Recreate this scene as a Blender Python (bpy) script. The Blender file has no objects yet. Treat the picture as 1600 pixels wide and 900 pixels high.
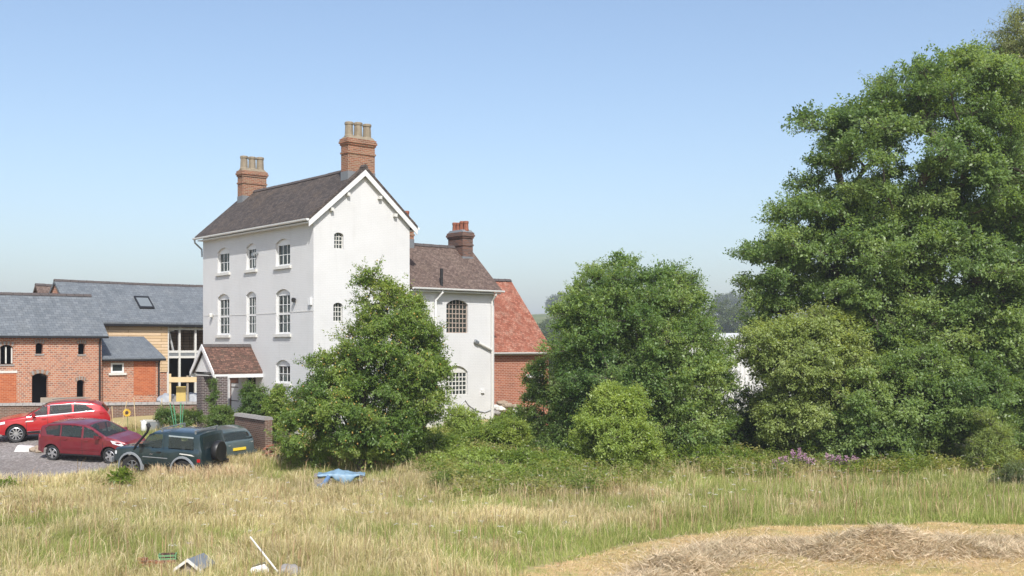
import bpy, bmesh, math, random
import numpy as np
from mathutils import Vector, Matrix, noise as mnoise
from mathutils.geometry import tessellate_polygon
R = math.radians
random.seed(7)
SC = bpy.context.scene
COL = SC.collection

# ---------------------------------------------------------------- camera, sky, sun, exposure
CAMZ, F = 5.0, 1700.0
cd = bpy.data.cameras.new('camera'); cam = bpy.data.objects.new('camera', cd); COL.objects.link(cam)
cam.location = (0, 0, CAMZ); cam.rotation_euler = (R(90), 0, 0)
cd.sensor_width = 36; cd.lens = 36*F/1600; cd.shift_y = 90/1600
cd.clip_start = .5; cd.clip_end = 6000
SC.camera = cam
SUN_AZ, SUN_EL = 168.0, 47.0
W_ = bpy.data.worlds.new('World'); SC.world = W_; W_.use_nodes = True
nt = W_.node_tree
sky = nt.nodes.new('ShaderNodeTexSky'); sky.sky_type = 'NISHITA'; sky.sun_disc = False
sky.sun_elevation = R(SUN_EL); sky.sun_rotation = R(SUN_AZ); sky.air_density = 1.0; sky.dust_density = 2.2; sky.ozone_density = 1.4
bg = nt.nodes['Background']; bg.inputs[1].default_value = 0.106
nt.links.new(sky.outputs[0], bg.inputs[0])
ld = bpy.data.lights.new('sun', 'SUN'); ld.energy = 2.9; ld.angle = R(.55); ld.color = (1, .972, .928)
sun = bpy.data.objects.new('sun', ld); COL.objects.link(sun)
sd = Vector((math.sin(R(SUN_AZ))*math.cos(R(SUN_EL)), math.cos(R(SUN_AZ))*math.cos(R(SUN_EL)), math.sin(R(SUN_EL))))
sun.rotation_euler = sd.to_track_quat('Z', 'Y').to_euler(); sun.location = (60, -40, 80)
SC.view_settings.view_transform = 'Standard'; SC.view_settings.look = 'None'
SC.view_settings.exposure = 0.87; SC.view_settings.gamma = 1
SC.render.engine = 'CYCLES'
cy = SC.cycles
cy.max_bounces = 9; cy.diffuse_bounces = 6; cy.glossy_bounces = 3; cy.transmission_bounces = 6; cy.transparent_max_bounces = 12; cy.volume_bounces = 0
cy.use_denoising = True; cy.caustics_reflective = False; cy.caustics_refractive = False
try: cy.denoising_prefilter = 'ACCURATE'
except Exception: pass

# ---------------------------------------------------------------- helpers
def PX(px, py, d): return Vector(((px-800)/F*d, d, CAMZ-(py-540)/F*d))
def sstep(a, b, x):
    t = np.clip((x-a)/(b-a), 0, 1); return t*t*(3-2*t)
def ground(x, y):
    x = np.asarray(x, float); y = np.asarray(y, float)
    left = sstep(36, 50, y)*1.0+sstep(49.5, 54, y)*.7
    fx = 1-sstep(-3, 5, x)*.88
    h = left*fx
    h = h+.05*np.sin(x*.7+y*.31)*np.sin(y*.53-.4*x)*sstep(20, 30, y)
    hill = sstep(170, 720, y)*(19+5*np.sin(x*.006+1.9)+2.5*np.sin(x*.02))+sstep(750, 1400, y)*8
    h = h+hill+np.where(y > 80, 1.2*np.sin(x*.02)*sstep(80, 200, y), 0)
    return h
def gz(x, y): return float(ground(x, y))

def tag(o, label=None, cat=None, group=None, kind=None):
    if label: o['label'] = label
    if cat: o['category'] = cat
    if group: o['group'] = group
    if kind: o['kind'] = kind
    return o
def empty(name, loc, rz=0, label=None, cat=None, group=None):
    o = bpy.data.objects.new(name, None); COL.objects.link(o); o.location = loc; o.rotation_euler = (0, 0, rz)
    o.empty_display_size = .3
    return tag(o, label, cat, group)

class MB:
    def __init__(s): s.v = []; s.f = []; s.m = []
    def add(s, vs, fs, mi=0):
        b = len(s.v); s.v += [tuple(v) for v in vs]
        for f in fs: s.f.append([b+i for i in f]); s.m.append(mi)
        return s
    def hexa(s, p, mi=0):   # 8 corners: bottom 4 ccw, top 4 ccw
        return s.add(p, [(3, 2, 1, 0), (4, 5, 6, 7), (0, 1, 5, 4), (1, 2, 6, 5), (2, 3, 7, 6), (3, 0, 4, 7)], mi)
    def box(s, x0, x1, y0, y1, z0, z1, mi=0):
        return s.hexa([(x0, y0, z0), (x1, y0, z0), (x1, y1, z0), (x0, y1, z0), (x0, y0, z1), (x1, y0, z1), (x1, y1, z1), (x0, y1, z1)], mi)
    def taper(s, x0, x1, y0, y1, z0, z1, k, mi=0):
        cx, cy_ = (x0+x1)/2, (y0+y1)/2
        q = lambda x, y: (cx+(x-cx)*k, cy_+(y-cy_)*k)
        return s.hexa([(x0, y0, z0), (x1, y0, z0), (x1, y1, z0), (x0, y1, z0)]+[(*q(x, y), z1) for x, y in ((x0, y0), (x1, y0), (x1, y1), (x0, y1))], mi)
    def bar(s, a, b, w, h, mi=0, up=(0, 0, 1)):
        a = Vector(a); b = Vector(b); d = (b-a).normalized(); u = Vector(up)
        if abs(d.dot(u)) > .98: u = Vector((1, 0, 0))
        sx = d.cross(u).normalized()*w/2; sz = sx.cross(d).normalized()*h/2
        return s.hexa([a-sx-sz, a+sx-sz, b+sx-sz, b-sx-sz, a-sx+sz, a+sx+sz, b+sx+sz, b-sx+sz], mi)
    def tube(s, pts, rad, k=8, mi=0, cap=True):
        pts = [Vector(p) for p in pts]; n = len(pts)
        rad = rad if hasattr(rad, '__len__') else [rad]*n
        vs = []
        for i, p in enumerate(pts):
            t = (pts[min(i+1, n-1)]-pts[max(i-1, 0)]).normalized()
            u = Vector((0, 0, 1)) if abs(t.z) < .9 else Vector((1, 0, 0))
            a = t.cross(u).normalized(); b = t.cross(a)
            for j in range(k):
                an = 2*math.pi*j/k; vs.append(p+(a*math.cos(an)+b*math.sin(an))*rad[i])
        fs = [(i*k+j, i*k+(j+1) % k, (i+1)*k+(j+1) % k, (i+1)*k+j) for i in range(n-1) for j in range(k)]
        if cap: fs += [tuple(range(k))[::-1], tuple((n-1)*k+j for j in range(k))]
        return s.add(vs, fs, mi)
    def lathe(s, prof, c=(0, 0, 0), k=20, axis='z', mi=0):
        vs = []
        for r, h in prof:
            for j in range(k):
                a = 2*math.pi*j/k; x, y = r*math.cos(a), r*math.sin(a)
                p = (x, y, h) if axis == 'z' else (x, h, y)
                vs.append((p[0]+c[0], p[1]+c[1], p[2]+c[2]))
        n = len(prof)
        fs = [(i*k+j, i*k+(j+1) % k, (i+1)*k+(j+1) % k, (i+1)*k+j) for i in range(n-1) for j in range(k)]
        return s.add(vs, fs, mi)
    def prism(s, poly, a, b, fn, mi=0):   # poly 2D, extruded from a to b through fn(u,v,d)
        n = len(poly)
        vs = [fn(u, v, a) for u, v in poly]+[fn(u, v, b) for u, v in poly]
        fs = [tuple(range(n)), tuple(range(n, 2*n))[::-1]]+[(i, i+n, (i+1) % n+n, (i+1) % n) for i in range(n)]
        return s.add(vs, fs, mi)
    def panel(s, outer, holes, fn, depth, mi=0, rmi=None):   # flat wall with openings and their reveals
        loops = [outer]+holes
        tri = tessellate_polygon([[Vector((u, v, 0)) for u, v in l] for l in loops])
        flat = [p for l in loops for p in l]
        s.add([fn(u, v, 0) for u, v in flat], [t for t in tri], mi)
        for h in holes:
            n = len(h)
            s.add([fn(u, v, 0) for u, v in h]+[fn(u, v, depth) for u, v in h], [(i, (i+1) % n, (i+1) % n+n, i+n) for i in range(n)], mi if rmi is None else rmi)
        return s
    def build(s, name, mats, parent=None, smooth=False, sharp=None, uv=True):
        me = bpy.data.meshes.new(name); me.from_pydata(s.v, [], s.f)
        if not isinstance(mats, (list, tuple)): mats = [mats]
        for m in mats: me.materials.append(m)
        me.polygons.foreach_set('material_index', s.m)
        bm = bmesh.new(); bm.from_mesh(me); bmesh.ops.recalc_face_normals(bm, faces=bm.faces[:]); bm.to_mesh(me); bm.free()
        if uv:
            l = me.uv_layers.new(name='UVMap'); dat = np.zeros(len(me.loops)*2)
            for p in me.polygons:
                n = p.normal
                u = Vector((1, 0, 0)) if abs(n.z) > .97 else Vector((-n.y, n.x, 0)).normalized()
                w = n.cross(u)
                if w.z < 0: w = -w
                for li in p.loop_indices:
                    c = me.vertices[me.loops[li].vertex_index].co
                    dat[li*2] = c.dot(u); dat[li*2+1] = c.dot(w)
            l.data.foreach_set('uv', dat)
        if smooth:
            me.polygons.foreach_set('use_smooth', [True]*len(me.polygons))
            if sharp: me.set_sharp_from_angle(angle=R(sharp))
        me.update()
        o = bpy.data.objects.new(name, me); COL.objects.link(o)
        if parent: o.parent = parent
        return o

# ---------------------------------------------------------------- materials
def mat(name):
    m = bpy.data.materials.new(name); m.use_nodes = True
    t = m.node_tree; return m, t, t.nodes['Principled BSDF']
def N(t, typ, **kw):
    n = t.nodes.new(typ)
    for k, v in kw.items():
        if k.startswith('i_'): n.inputs[k[2:].replace('_', ' ')].default_value = v
        else: setattr(n, k, v)
    return n
def ramp(t, fac, stops):
    r = N(t, 'ShaderNodeValToRGB'); e = r.color_ramp.elements
    while len(e) > len(stops): e.remove(e[-1])
    while len(e) < len(stops): e.new(1)
    for i, (p, c) in enumerate(stops): e[i].position = p; e[i].color = (*c, 1) if len(c) == 3 else c
    if fac is not None: t.links.new(fac, r.inputs[0])
    return r.outputs[0]
def noise(t, vec, scale, detail=4, rough=.55):
    n = N(t, 'ShaderNodeTexNoise'); n.inputs['Scale'].default_value = scale; n.inputs['Detail'].default_value = detail; n.inputs['Roughness'].default_value = rough
    if vec is not None: t.links.new(vec, n.inputs['Vector'])
    return n.outputs['Fac']
def mixc(t, fac, a, b, mode='MIX'):
    m = N(t, 'ShaderNodeMix', data_type='RGBA', blend_type=mode)
    for sock, v in ((m.inputs[0], fac), (m.inputs[6], a), (m.inputs[7], b)):
        if hasattr(v, 'node'): t.links.new(v, sock)
        else: sock.default_value = v if not hasattr(v, '__len__') else (*v, 1)
    return m.outputs[2]
def mapping(t, src, sc):
    m = N(t, 'ShaderNodeMapping'); t.links.new(src, m.inputs[0]); m.inputs['Scale'].default_value = sc; return m.outputs[0]
def uvs(t): return N(t, 'ShaderNodeTexCoord').outputs['UV']
def objc(t): return N(t, 'ShaderNodeTexCoord').outputs['Object']
def bump(t, p, h, strength=.3, dist=.02):
    b = N(t, 'ShaderNodeBump'); b.inputs['Strength'].default_value = strength; b.inputs['Distance'].default_value = dist
    t.links.new(h, b.inputs['Height']); t.links.new(b.outputs[0], p.inputs['Normal'])
def plain(name, c, rough=.6, metal=0, var=.12, scale=6, spec=.5):
    m, t, p = mat(name); o = objc(t)
    n = noise(t, o, scale)
    col = mixc(t, n, tuple(x*(1-var) for x in c), tuple(min(1, x*(1+var)) for x in c))
    t.links.new(col, p.inputs['Base Color']); p.inputs['Roughness'].default_value = rough; p.inputs['Metallic'].default_value = metal
    p.inputs['Specular IOR Level'].default_value = spec
    return m
def bricks(name, cols, mortar, bw=.225, bh=.078, ms=.012, bs=.35, rough=.9, grime=.25, off=.5):
    m, t, p = mat(name); u = uvs(t)
    b = N(t, 'ShaderNodeTexBrick'); t.links.new(u, b.inputs['Vector']); b.offset = off
    b.inputs['Scale'].default_value = 1; b.inputs['Brick Width'].default_value = bw; b.inputs['Row Height'].default_value = bh
    b.inputs['Mortar Size'].default_value = ms; b.inputs['Mortar Smooth'].default_value = .3; b.inputs['Bias'].default_value = 0
    b.inputs['Color1'].default_value = (0, 0, 0, 1); b.inputs['Color2'].default_value = (1, 1, 1, 1); b.inputs['Mortar'].default_value = (.5, .5, .5, 1)
    n = len(cols); bc = ramp(t, b.outputs['Color'], [(i/(n-1), c) for i, c in enumerate(cols)])
    big = noise(t, u, 1.3, 5)
    bc = mixc(t, ramp(t, big, [(.35, (0, 0, 0)), (.7, (1, 1, 1))]), bc, mixc(t, grime, bc, tuple(x*.45 for x in cols[0])))
    fine = noise(t, u, 40, 3)
    bc = mixc(t, .35, bc, mixc(t, fine, tuple(x*.5 for x in cols[0]), cols[-1]))
    t.links.new(mixc(t, b.outputs['Fac'], bc, mortar), p.inputs['Base Color'])
    p.inputs['Roughness'].default_value = rough; p.inputs['Specular IOR Level'].default_value = .25
    inv = N(t, 'ShaderNodeMath', operation='SUBTRACT'); inv.inputs[0].default_value = 1; t.links.new(b.outputs['Fac'], inv.inputs[1])
    bump(t, p, inv.outputs[0], bs, .012)
    return m
def tiles(name, cols, w=.18, h=.115, moss=None, rough=.85, bs=.6, patch=1.1, amt=.5, spec=.25):
    m, t, p = mat(name); u = uvs(t)
    b = N(t, 'ShaderNodeTexBrick'); t.links.new(u, b.inputs['Vector']); b.offset = .5
    b.inputs['Scale'].default_value = 1; b.inputs['Brick Width'].default_value = w; b.inputs['Row Height'].default_value = h
    b.inputs['Mortar Size'].default_value = .008; b.inputs['Mortar Smooth'].default_value = .4
    b.inputs['Color1'].default_value = (0, 0, 0, 1); b.inputs['Color2'].default_value = (1, 1, 1, 1); b.inputs['Mortar'].default_value = (.3, .3, .3, 1)
    n = len(cols); c = ramp(t, b.outputs['Color'], [(i/(n-1), k) for i, k in enumerate(cols)])
    big = noise(t, u, patch, 6, .65)
    if moss: c = mixc(t, ramp(t, big, [(.48, (0, 0, 0)), (.68, (amt,)*3)]), c, moss)
    st = noise(t, mapping(t, u, (3, .5, 1)), 1.5, 4)
    c = mixc(t, ramp(t, st, [(.4, (0, 0, 0)), (.8, (.45,)*3)]), c, tuple(x*.55 for x in cols[0]))
    t.links.new(mixc(t, b.outputs['Fac'], c, tuple(x*.35 for x in cols[0])), p.inputs['Base Color'])
    p.inputs['Roughness'].default_value = rough; p.inputs['Specular IOR Level'].default_value = spec
    # saw-tooth lap of every course
    sx = N(t, 'ShaderNodeSeparateXYZ'); t.links.new(u, sx.inputs[0])
    d = N(t, 'ShaderNodeMath', operation='DIVIDE'); t.links.new(sx.outputs[1], d.inputs[0]); d.inputs[1].default_value = h
    fr = N(t, 'ShaderNodeMath', operation='FRACT'); t.links.new(d.outputs[0], fr.inputs[0])
    iv = N(t, 'ShaderNodeMath', operation='SUBTRACT'); iv.inputs[0].default_value = 1; t.links.new(fr.outputs[0], iv.inputs[1])
    ad = N(t, 'ShaderNodeMath', operation='MULTIPLY_ADD'); t.links.new(b.outputs['Color'], ad.inputs[0]); ad.inputs[1].default_value = .35; t.links.new(iv.outputs[0], ad.inputs[2])
    bump(t, p, ad.outputs[0], bs, .02)
    return m
def attrmat(name, rough=.5, trans=.3, spec=.35, tint=(1.15, 1.15, .6)):
    m, t, p = mat(name)
    a = N(t, 'ShaderNodeAttribute'); a.attribute_name = 'Col'
    t.links.new(a.outputs['Color'], p.inputs['Base Color']); p.inputs['Roughness'].default_value = rough; p.inputs['Specular IOR Level'].default_value = spec
    if trans:
        tr = N(t, 'ShaderNodeBsdfTranslucent'); c = mixc(t, 1.0, a.outputs['Color'], tint, 'MULTIPLY'); t.links.new(c, tr.inputs[0])
        mx = N(t, 'ShaderNodeMixShader'); mx.inputs[0].default_value = trans
        t.links.new(p.outputs[0], mx.inputs[1]); t.links.new(tr.outputs[0], mx.inputs[2])
        t.links.new(mx.outputs[0], t.nodes['Material Output'].inputs[0])
    return m
M = {}
def mk_white():
    m, t, p = mat('white_painted_brick'); u = uvs(t)
    b = N(t, 'ShaderNodeTexBrick'); t.links.new(u, b.inputs['Vector']); b.inputs['Scale'].default_value = 1
    b.inputs['Brick Width'].default_value = .225; b.inputs['Row Height'].default_value = .076; b.inputs['Mortar Size'].default_value = .011; b.inputs['Mortar Smooth'].default_value = .5
    b.inputs['Color1'].default_value = (.61, .61, .605, 1); b.inputs['Color2'].default_value = (.61, .61, .605, 1); b.inputs['Mortar'].default_value = (.57, .57, .56, 1)
    big = noise(t, u, .55, 7, .68)
    c = mixc(t, ramp(t, big, [(.42, (0, 0, 0)), (.7, (.32,)*3)]), b.outputs['Color'], (.46, .455, .44))
    st = noise(t, mapping(t, u, (2.6, .22, 1)), 1.6, 5, .6)
    c = mixc(t, ramp(t, st, [(.56, (0, 0, 0)), (.76, (.16,)*3)]), c, (.38, .37, .345))
    fl = noise(t, u, 5.5, 5, .7)
    c = mixc(t, ramp(t, fl, [(.66, (0, 0, 0)), (.74, (.5,)*3)]), c, (.40, .36, .33))
    t.links.new(c, p.inputs['Base Color']); p.inputs['Roughness'].default_value = .65; p.inputs['Specular IOR Level'].default_value = .3
    s = N(t, 'ShaderNodeMath', operation='MULTIPLY_ADD'); t.links.new(b.outputs['Fac'], s.inputs[0]); s.inputs[1].default_value = -.6; t.links.new(noise(t, u, 14, 4), s.inputs[2])
    bump(t, p, s.outputs[0], .3, .012)
    return m
M['white'] = mk_white()
M['trim'] = plain('white_gloss_paint', (.67, .67, .66), .35, var=.05)
M['oldtrim'] = plain('weathered_white_paint', (.6, .59, .55), .5, var=.15, scale=9)
M['redbrick'] = bricks('red_stock_brick', [(.2, .095, .075), (.42, .135, .066), (.52, .18, .085), (.54, .27, .165)], (.44, .35, .28), .19, .1, .015)
M['newbrick'] = bricks('orange_infill_brick', [(.34, .075, .028), (.46, .115, .042), (.56, .18, .07)], (.44, .2, .12), .23, .085, .013, bs=.35, grime=.4)
M['rearbrick'] = bricks('orange_red_brick', [(.25, .075, .04), (.38, .11, .055), (.48, .17, .085)], (.46, .32, .25), .23, .085, .012, bs=.35, grime=.45)
M['chimbrick'] = bricks('weathered_chimney_brick', [(.17, .065, .04), (.34, .11, .055), (.42, .16, .085), (.28, .17, .10)], (.3, .24, .18), bs=.5, grime=.4)
M['sootbrick'] = bricks('sooty_chimney_brick', [(.07, .055, .05), (.15, .085, .065), (.26, .115, .07)], (.14, .12, .11), bs=.5, grime=.4)
M['darkbrick'] = bricks('blue_engineering_brick', [(.045, .035, .04), (.08, .055, .055), (.13, .085, .08)], (.28, .26, .24), bs=.5)
M['gardenbrick'] = bricks('mossy_garden_brick', [(.09, .058, .045), (.17, .09, .065), (.25, .135, .095)], (.24, .205, .165), bs=.5, grime=.5)
M['coping'] = plain('grey_coping_stone', (.25, .235, .22), .9, var=.3, scale=8)
M['roof'] = tiles('brown_clay_roof_tile', [(.052, .044, .04), (.078, .064, .056), (.112, .09, .077)], moss=(.15, .11, .08), amt=.5, patch=.7)
M['wingroof'] = tiles('faded_brown_roof_tile', [(.095, .066, .055), (.14, .098, .08), (.19, .14, .115)], moss=(.17, .13, .1), amt=.4)
M['redroof'] = tiles('orange_red_roof_tile', [(.21, .07, .042), (.30, .105, .065), (.38, .165, .11)], moss=(.42, .26, .19), amt=.7, patch=2.2)
M['porchroof'] = tiles('mottled_red_brown_tile', [(.085, .05, .038), (.135, .073, .055), (.21, .115, .085)], moss=(.09, .07, .05), amt=.7, patch=2.5, bs=.9)
M['slate'] = tiles('blue_grey_slate', [(.115, .13, .143), (.14, .156, .17), (.17, .186, .198)], w=.28, h=.19, bs=.3, rough=.55, moss=(.2, .21, .21), amt=.4, spec=.4)
M['ridge'] = plain('dark_ridge_tile', (.075, .062, .058), .85, var=.3)
M['lead'] = plain('lead_flashing', (.16, .17, .18), .55, var=.2)
M['pot'] = plain('buff_chimney_pot', (.23, .19, .135), .9, var=.35, scale=7)
M['redpot'] = plain('red_clay_pot', (.24, .085, .05), .85, var=.25)
M['oldframe'] = plain('faded_brown_frame', (.36, .29, .24), .6, var=.2)
M['black'] = plain('black_plastic', (.012, .012, .013), .45, var=.2)
M['dark'] = plain('unlit_interior', (.025, .023, .022), 1, var=.2)  # near-black base colour stands in for the darkness inside rooms
M['curtain'] = plain('net_curtain', (.62, .62, .6), .9, var=.1)
M['browntimber'] = plain('brown_timber', (.11, .045, .025), .6, var=.2)
M['doorgrey'] = plain('pale_grey_door_paint', (.58, .58, .56), .5, var=.06)
M['greyteal'] = plain('galvanised_metal', (.32, .34, .35), .45, .6, var=.15)
def mk_clad():
    m, t, p = mat('new_larch_boarding'); u = uvs(t)
    b = N(t, 'ShaderNodeTexBrick'); t.links.new(u, b.inputs['Vector']); b.inputs['Scale'].default_value = 1; b.offset = .37
    b.inputs['Brick Width'].default_value = 3.1; b.inputs['Row Height'].default_value = .17; b.inputs['Mortar Size'].default_value = .012
    b.inputs['Color1'].default_value = (.58, .42, .24, 1); b.inputs['Color2'].default_value = (.70, .54, .36, 1); b.inputs['Mortar'].default_value = (.2, .11, .05, 1)
    g = noise(t, mapping(t, u, (1.5, 22, 1)), 3, 5)
    c = mixc(t, ramp(t, g, [(.4, (0, 0, 0)), (.75, (.5,)*3)]), b.outputs['Color'], (.4, .22, .09))
    t.links.new(c, p.inputs['Base Color']); p.inputs['Roughness'].default_value = .7
    bump(t, p, b.outputs['Fac'], -.5, .02); return m
M['clad'] = mk_clad()
M['newtimber'] = plain('pale_new_timber', (.55, .42, .24), .75, var=.18, scale=4)
M['oldtimber'] = plain('weathered_grey_timber', (.24, .205, .165), .9, var=.3, scale=5)
M['bark'] = plain('grey_brown_bark', (.10, .085, .068), .95, var=.4, scale=9)
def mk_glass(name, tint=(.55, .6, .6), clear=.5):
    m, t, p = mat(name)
    p.inputs['Base Color'].default_value = (.06, .075, .07, 1); p.inputs['Roughness'].default_value = .04; p.inputs['Specular IOR Level'].default_value = 1.0  # base colour lifted to stand in for reflected ground and trees
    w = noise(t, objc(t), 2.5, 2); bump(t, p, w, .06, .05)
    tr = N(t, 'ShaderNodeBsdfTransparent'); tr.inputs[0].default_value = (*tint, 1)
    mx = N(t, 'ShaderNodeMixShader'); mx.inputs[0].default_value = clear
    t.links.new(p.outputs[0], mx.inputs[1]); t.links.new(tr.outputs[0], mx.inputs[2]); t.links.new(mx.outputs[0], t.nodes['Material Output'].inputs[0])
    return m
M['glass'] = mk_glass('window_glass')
M['carglass'] = mk_glass('tinted_car_glass', (.55, .6, .6), .62)
def mk_paint(name, c, flake=.25, rough=.28, dust=.15):
    m, t, p = mat(name); o = objc(t)
    n = noise(t, o, 3, 5)
    t.links.new(mixc(t, ramp(t, n, [(.45, (0, 0, 0)), (.75, (dust,)*3)]), c, (.3, .27, .23)), p.inputs['Base Color'])
    p.inputs['Metallic'].default_value = flake; p.inputs['Coat Weight'].default_value = .9; p.inputs['Coat Roughness'].default_value = .06
    t.links.new(ramp(t, noise(t, o, 6, 4), [(.3, (rough,)*3), (.8, (rough+.2,)*3)]), p.inputs['Roughness'])
    return m
M['brightred'] = mk_paint('bright_red_car_paint', (.42, .008, .014), .25, .28, .05)
M['darkred'] = mk_paint('dark_cherry_car_paint', (.17, .008, .016), .25, .28, .06)
M['bluegreen'] = mk_paint('dark_blue_green_car_paint', (.012, .03, .037), .2, .28, .06)
M['palegreen'] = mk_paint('pale_green_grey_car_paint', (.085, .12, .125), .4)
M['greyplastic'] = plain('grey_plastic_cladding', (.2, .215, .23), .5, var=.1)
M['seatcloth'] = plain('grey_seat_cloth', (.07, .07, .075), .9, var=.2)
M['rubber'] = plain('tyre_rubber', (.02, .02, .02), .85, var=.3)
M['alloy'] = plain('silver_alloy', (.62, .63, .65), .3, .85, var=.05)
M['oldrim'] = plain('dull_grey_steel_rim', (.12, .125, .13), .5, .4, var=.2)
M['sack'] = plain('grey_plastic_sheet', (.27, .285, .31), .5, var=.35, scale=4)
M['chrome'] = plain('chrome_trim', (.75, .76, .78), .15, 1, var=.03)
M['lamp'] = plain('clear_headlight_lens', (.7, .72, .74), .12, .2, var=.1)
M['redlamp'] = plain('red_tail_lamp', (.35, .01, .012), .15, var=.1)
M['plate'] = plain('yellow_number_plate', (.75, .55, .05), .4, var=.05)
M['leaf'] = attrmat('leaf', .43, .46, .5, (2.1, 1.9, .85))
M['grass'] = attrmat('grass_blade', .7, .28, .2, (1.1, 1.05, .7))
M['flower'] = attrmat('petal', .7, .2, .2, (1, 1, 1))
def mk_ground():
    m, t, p = mat('meadow_soil'); g = N(t, 'ShaderNodeNewGeometry').outputs['Position']
    a = noise(t, g, .35, 6, .6); b = noise(t, g, 4, 5, .7)
    c = ramp(t, a, [(.35, (.27, .22, .10)), (.5, (.34, .28, .14)), (.65, (.17, .19, .06))])
    c = mixc(t, ramp(t, b, [(.35, (0, 0, 0)), (.7, (.7,)*3)]), c, (.30, .25, .13))
    # pasture colour on the far slopes
    sx = N(t, 'ShaderNodeSeparateXYZ'); t.links.new(g, sx.inputs[0])
    far = N(t, 'ShaderNodeMapRange'); far.inputs[1].default_value = 60; far.inputs[2].default_value = 110; t.links.new(sx.outputs[1], far.inputs[0])
    fc = ramp(t, noise(t, g, .012, 4), [(.4, (.10, .13, .045)), (.55, (.16, .17, .07)), (.7, (.085, .12, .04))])
    c = mixc(t, far.outputs[0], c, fc)
    t.links.new(c, p.inputs['Base Color']); p.inputs['Roughness'].default_value = 1; p.inputs['Specular IOR Level'].default_value = .1
    bump(t, p, b, .6, .05); return m
M['ground'] = mk_ground()
def mk_gravel():
    m, t, p = mat('grey_brown_gravel'); g = N(t, 'ShaderNodeNewGeometry').outputs['Position']
    v = N(t, 'ShaderNodeTexVoronoi'); v.inputs['Scale'].default_value = 16; t.links.new(g, v.inputs['Vector'])
    c = ramp(t, v.outputs['Color'], [(.1, (.15, .13, .125)), (.5, (.235, .215, .2)), (.9, (.37, .34, .32))])
    a = noise(t, g, .7, 6, .65)
    c = mixc(t, ramp(t, a, [(.42, (0, 0, 0)), (.68, (.65,)*3)]), c, (.15, .125, .11))
    t.links.new(c, p.inputs['Base Color']); p.inputs['Roughness'].default_value = .95; p.inputs['Specular IOR Level'].default_value = .15
    bump(t, p, v.outputs['Distance'], .9, .04); return m
M['gravel'] = mk_gravel()
def mk_mown():
    m, t, p = mat('mown_stubble'); g = N(t, 'ShaderNodeNewGeometry').outputs['Position']
    a = noise(t, g, .55, 6, .65); b = noise(t, mapping(t, g, (2, 6, 1)), 4, 5, .7)
    c = ramp(t, a, [(.36, (.36, .30, .11)), (.5, (.55, .41, .19)), (.64, (.62, .44, .24))])
    c = mixc(t, ramp(t, b, [(.42, (0, 0, 0)), (.7, (.8,)*3)]), c, (.36, .235, .12))
    d = noise(t, mapping(t, g, (1, 2.2, 1)), 1.4, 6, .7); c = mixc(t, ramp(t, d, [(.56, (0, 0, 0)), (.66, (.7,)*3)]), c, (.29, .165, .09))
    e = noise(t, g, .9, 5, .6); c = mixc(t, ramp(t, e, [(.55, (0, 0, 0)), (.68, (.6,)*3)]), c, (.27, .30, .10))
    t.links.new(c, p.inputs['Base Color']); p.inputs['Roughness'].default_value = 1; p.inputs['Specular IOR Level'].default_value = .1
    bump(t, p, b, .8, .05); return m
M['mown'] = mk_mown()
# ---------------------------------------------------------------- ground, yard, mown field
def axis(lo, hi, st, far, g=1.22):
    a = list(np.arange(lo, hi+st/2, st)); s = st
    while a[-1] < far: s *= g; a.append(a[-1]+s)
    s = st; b = []; x = lo
    while x > -far: s *= g; x -= s; b.append(x)
    return np.array(b[::-1]+a)
def sheet(name, xs, ys, m, dz=0, keep=None):
    X, Y = np.meshgrid(xs, ys); Z = ground(X, Y)+dz
    nx, ny = len(xs), len(ys)
    v = np.stack([X, Y, Z], -1).reshape(-1, 3)
    i = np.arange(nx*ny).reshape(ny, nx)
    f = np.stack([i[:-1, :-1], i[:-1, 1:], i[1:, 1:], i[1:, :-1]], -1).reshape(-1, 4)
    if keep is not None:
        c = v[f].mean(1); f = f[keep(c[:, 0], c[:, 1])]
    me = bpy.data.meshes.new(name); me.from_pydata(v.tolist(), [], f.tolist()); me.materials.append(m)
    me.polygons.foreach_set('use_smooth', [True]*len(me.polygons)); me.update()
    o = bpy.data.objects.new(name, me); COL.objects.link(o); o['kind'] = 'structure'; return o
ys_ = axis(0, 72, .5, 2400); ys_ = ys_[ys_ > -70]
sheet('ground', axis(-34, 34, .5, 1400), ys_, M['ground'])
def inpoly(poly, x, y):
    x = np.asarray(x); y = np.asarray(y); r = np.zeros(x.shape, bool); n = len(poly)
    for i in range(n):
        x1, y1 = poly[i]; x2, y2 = poly[(i+1) % n]
        c = ((y1 > y) != (y2 > y)) & (x < (x2-x1)*(y-y1)/(y2-y1+1e-12)+x1); r ^= c
    return r
GRAVEL = [(-60, 34.5), (-22, 36.0), (-17.6, 37.4), (-16.2, 39.7), (-14.5, 41.2), (-11.5, 41.6), (-10.6, 43.6), (-13.5, 45.0), (-16.0, 46.8), (-17.2, 48.4), (-18.2, 51), (-60, 51)]
MOWN = [(-3, 15), (-1.2, 20), (0.14, 23.6), (1.52, 25.9), (3.25, 27.6), (6.1, 29.7), (8.9, 30.2), (14.3, 30.4), (45, 30.8), (45, 0), (0, 0)]
wob = lambda x, y, a=.35: a*(np.sin(x*2.1+y*1.3)+np.sin(y*2.7-x*1.1))
sheet('gravel_yard', np.arange(-50, -9, .2), np.arange(34, 52, .2), M['gravel'], .012, lambda x, y: inpoly(GRAVEL, x+wob(x, y, .15), y+wob(y, x, .15)))
sheet('mown_field', np.arange(-3, 44, .25), np.arange(0, 31.5, .25), M['mown'], .008, lambda x, y: inpoly(MOWN, x+wob(x, y, .12), y+wob(y, x, .12)))

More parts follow.
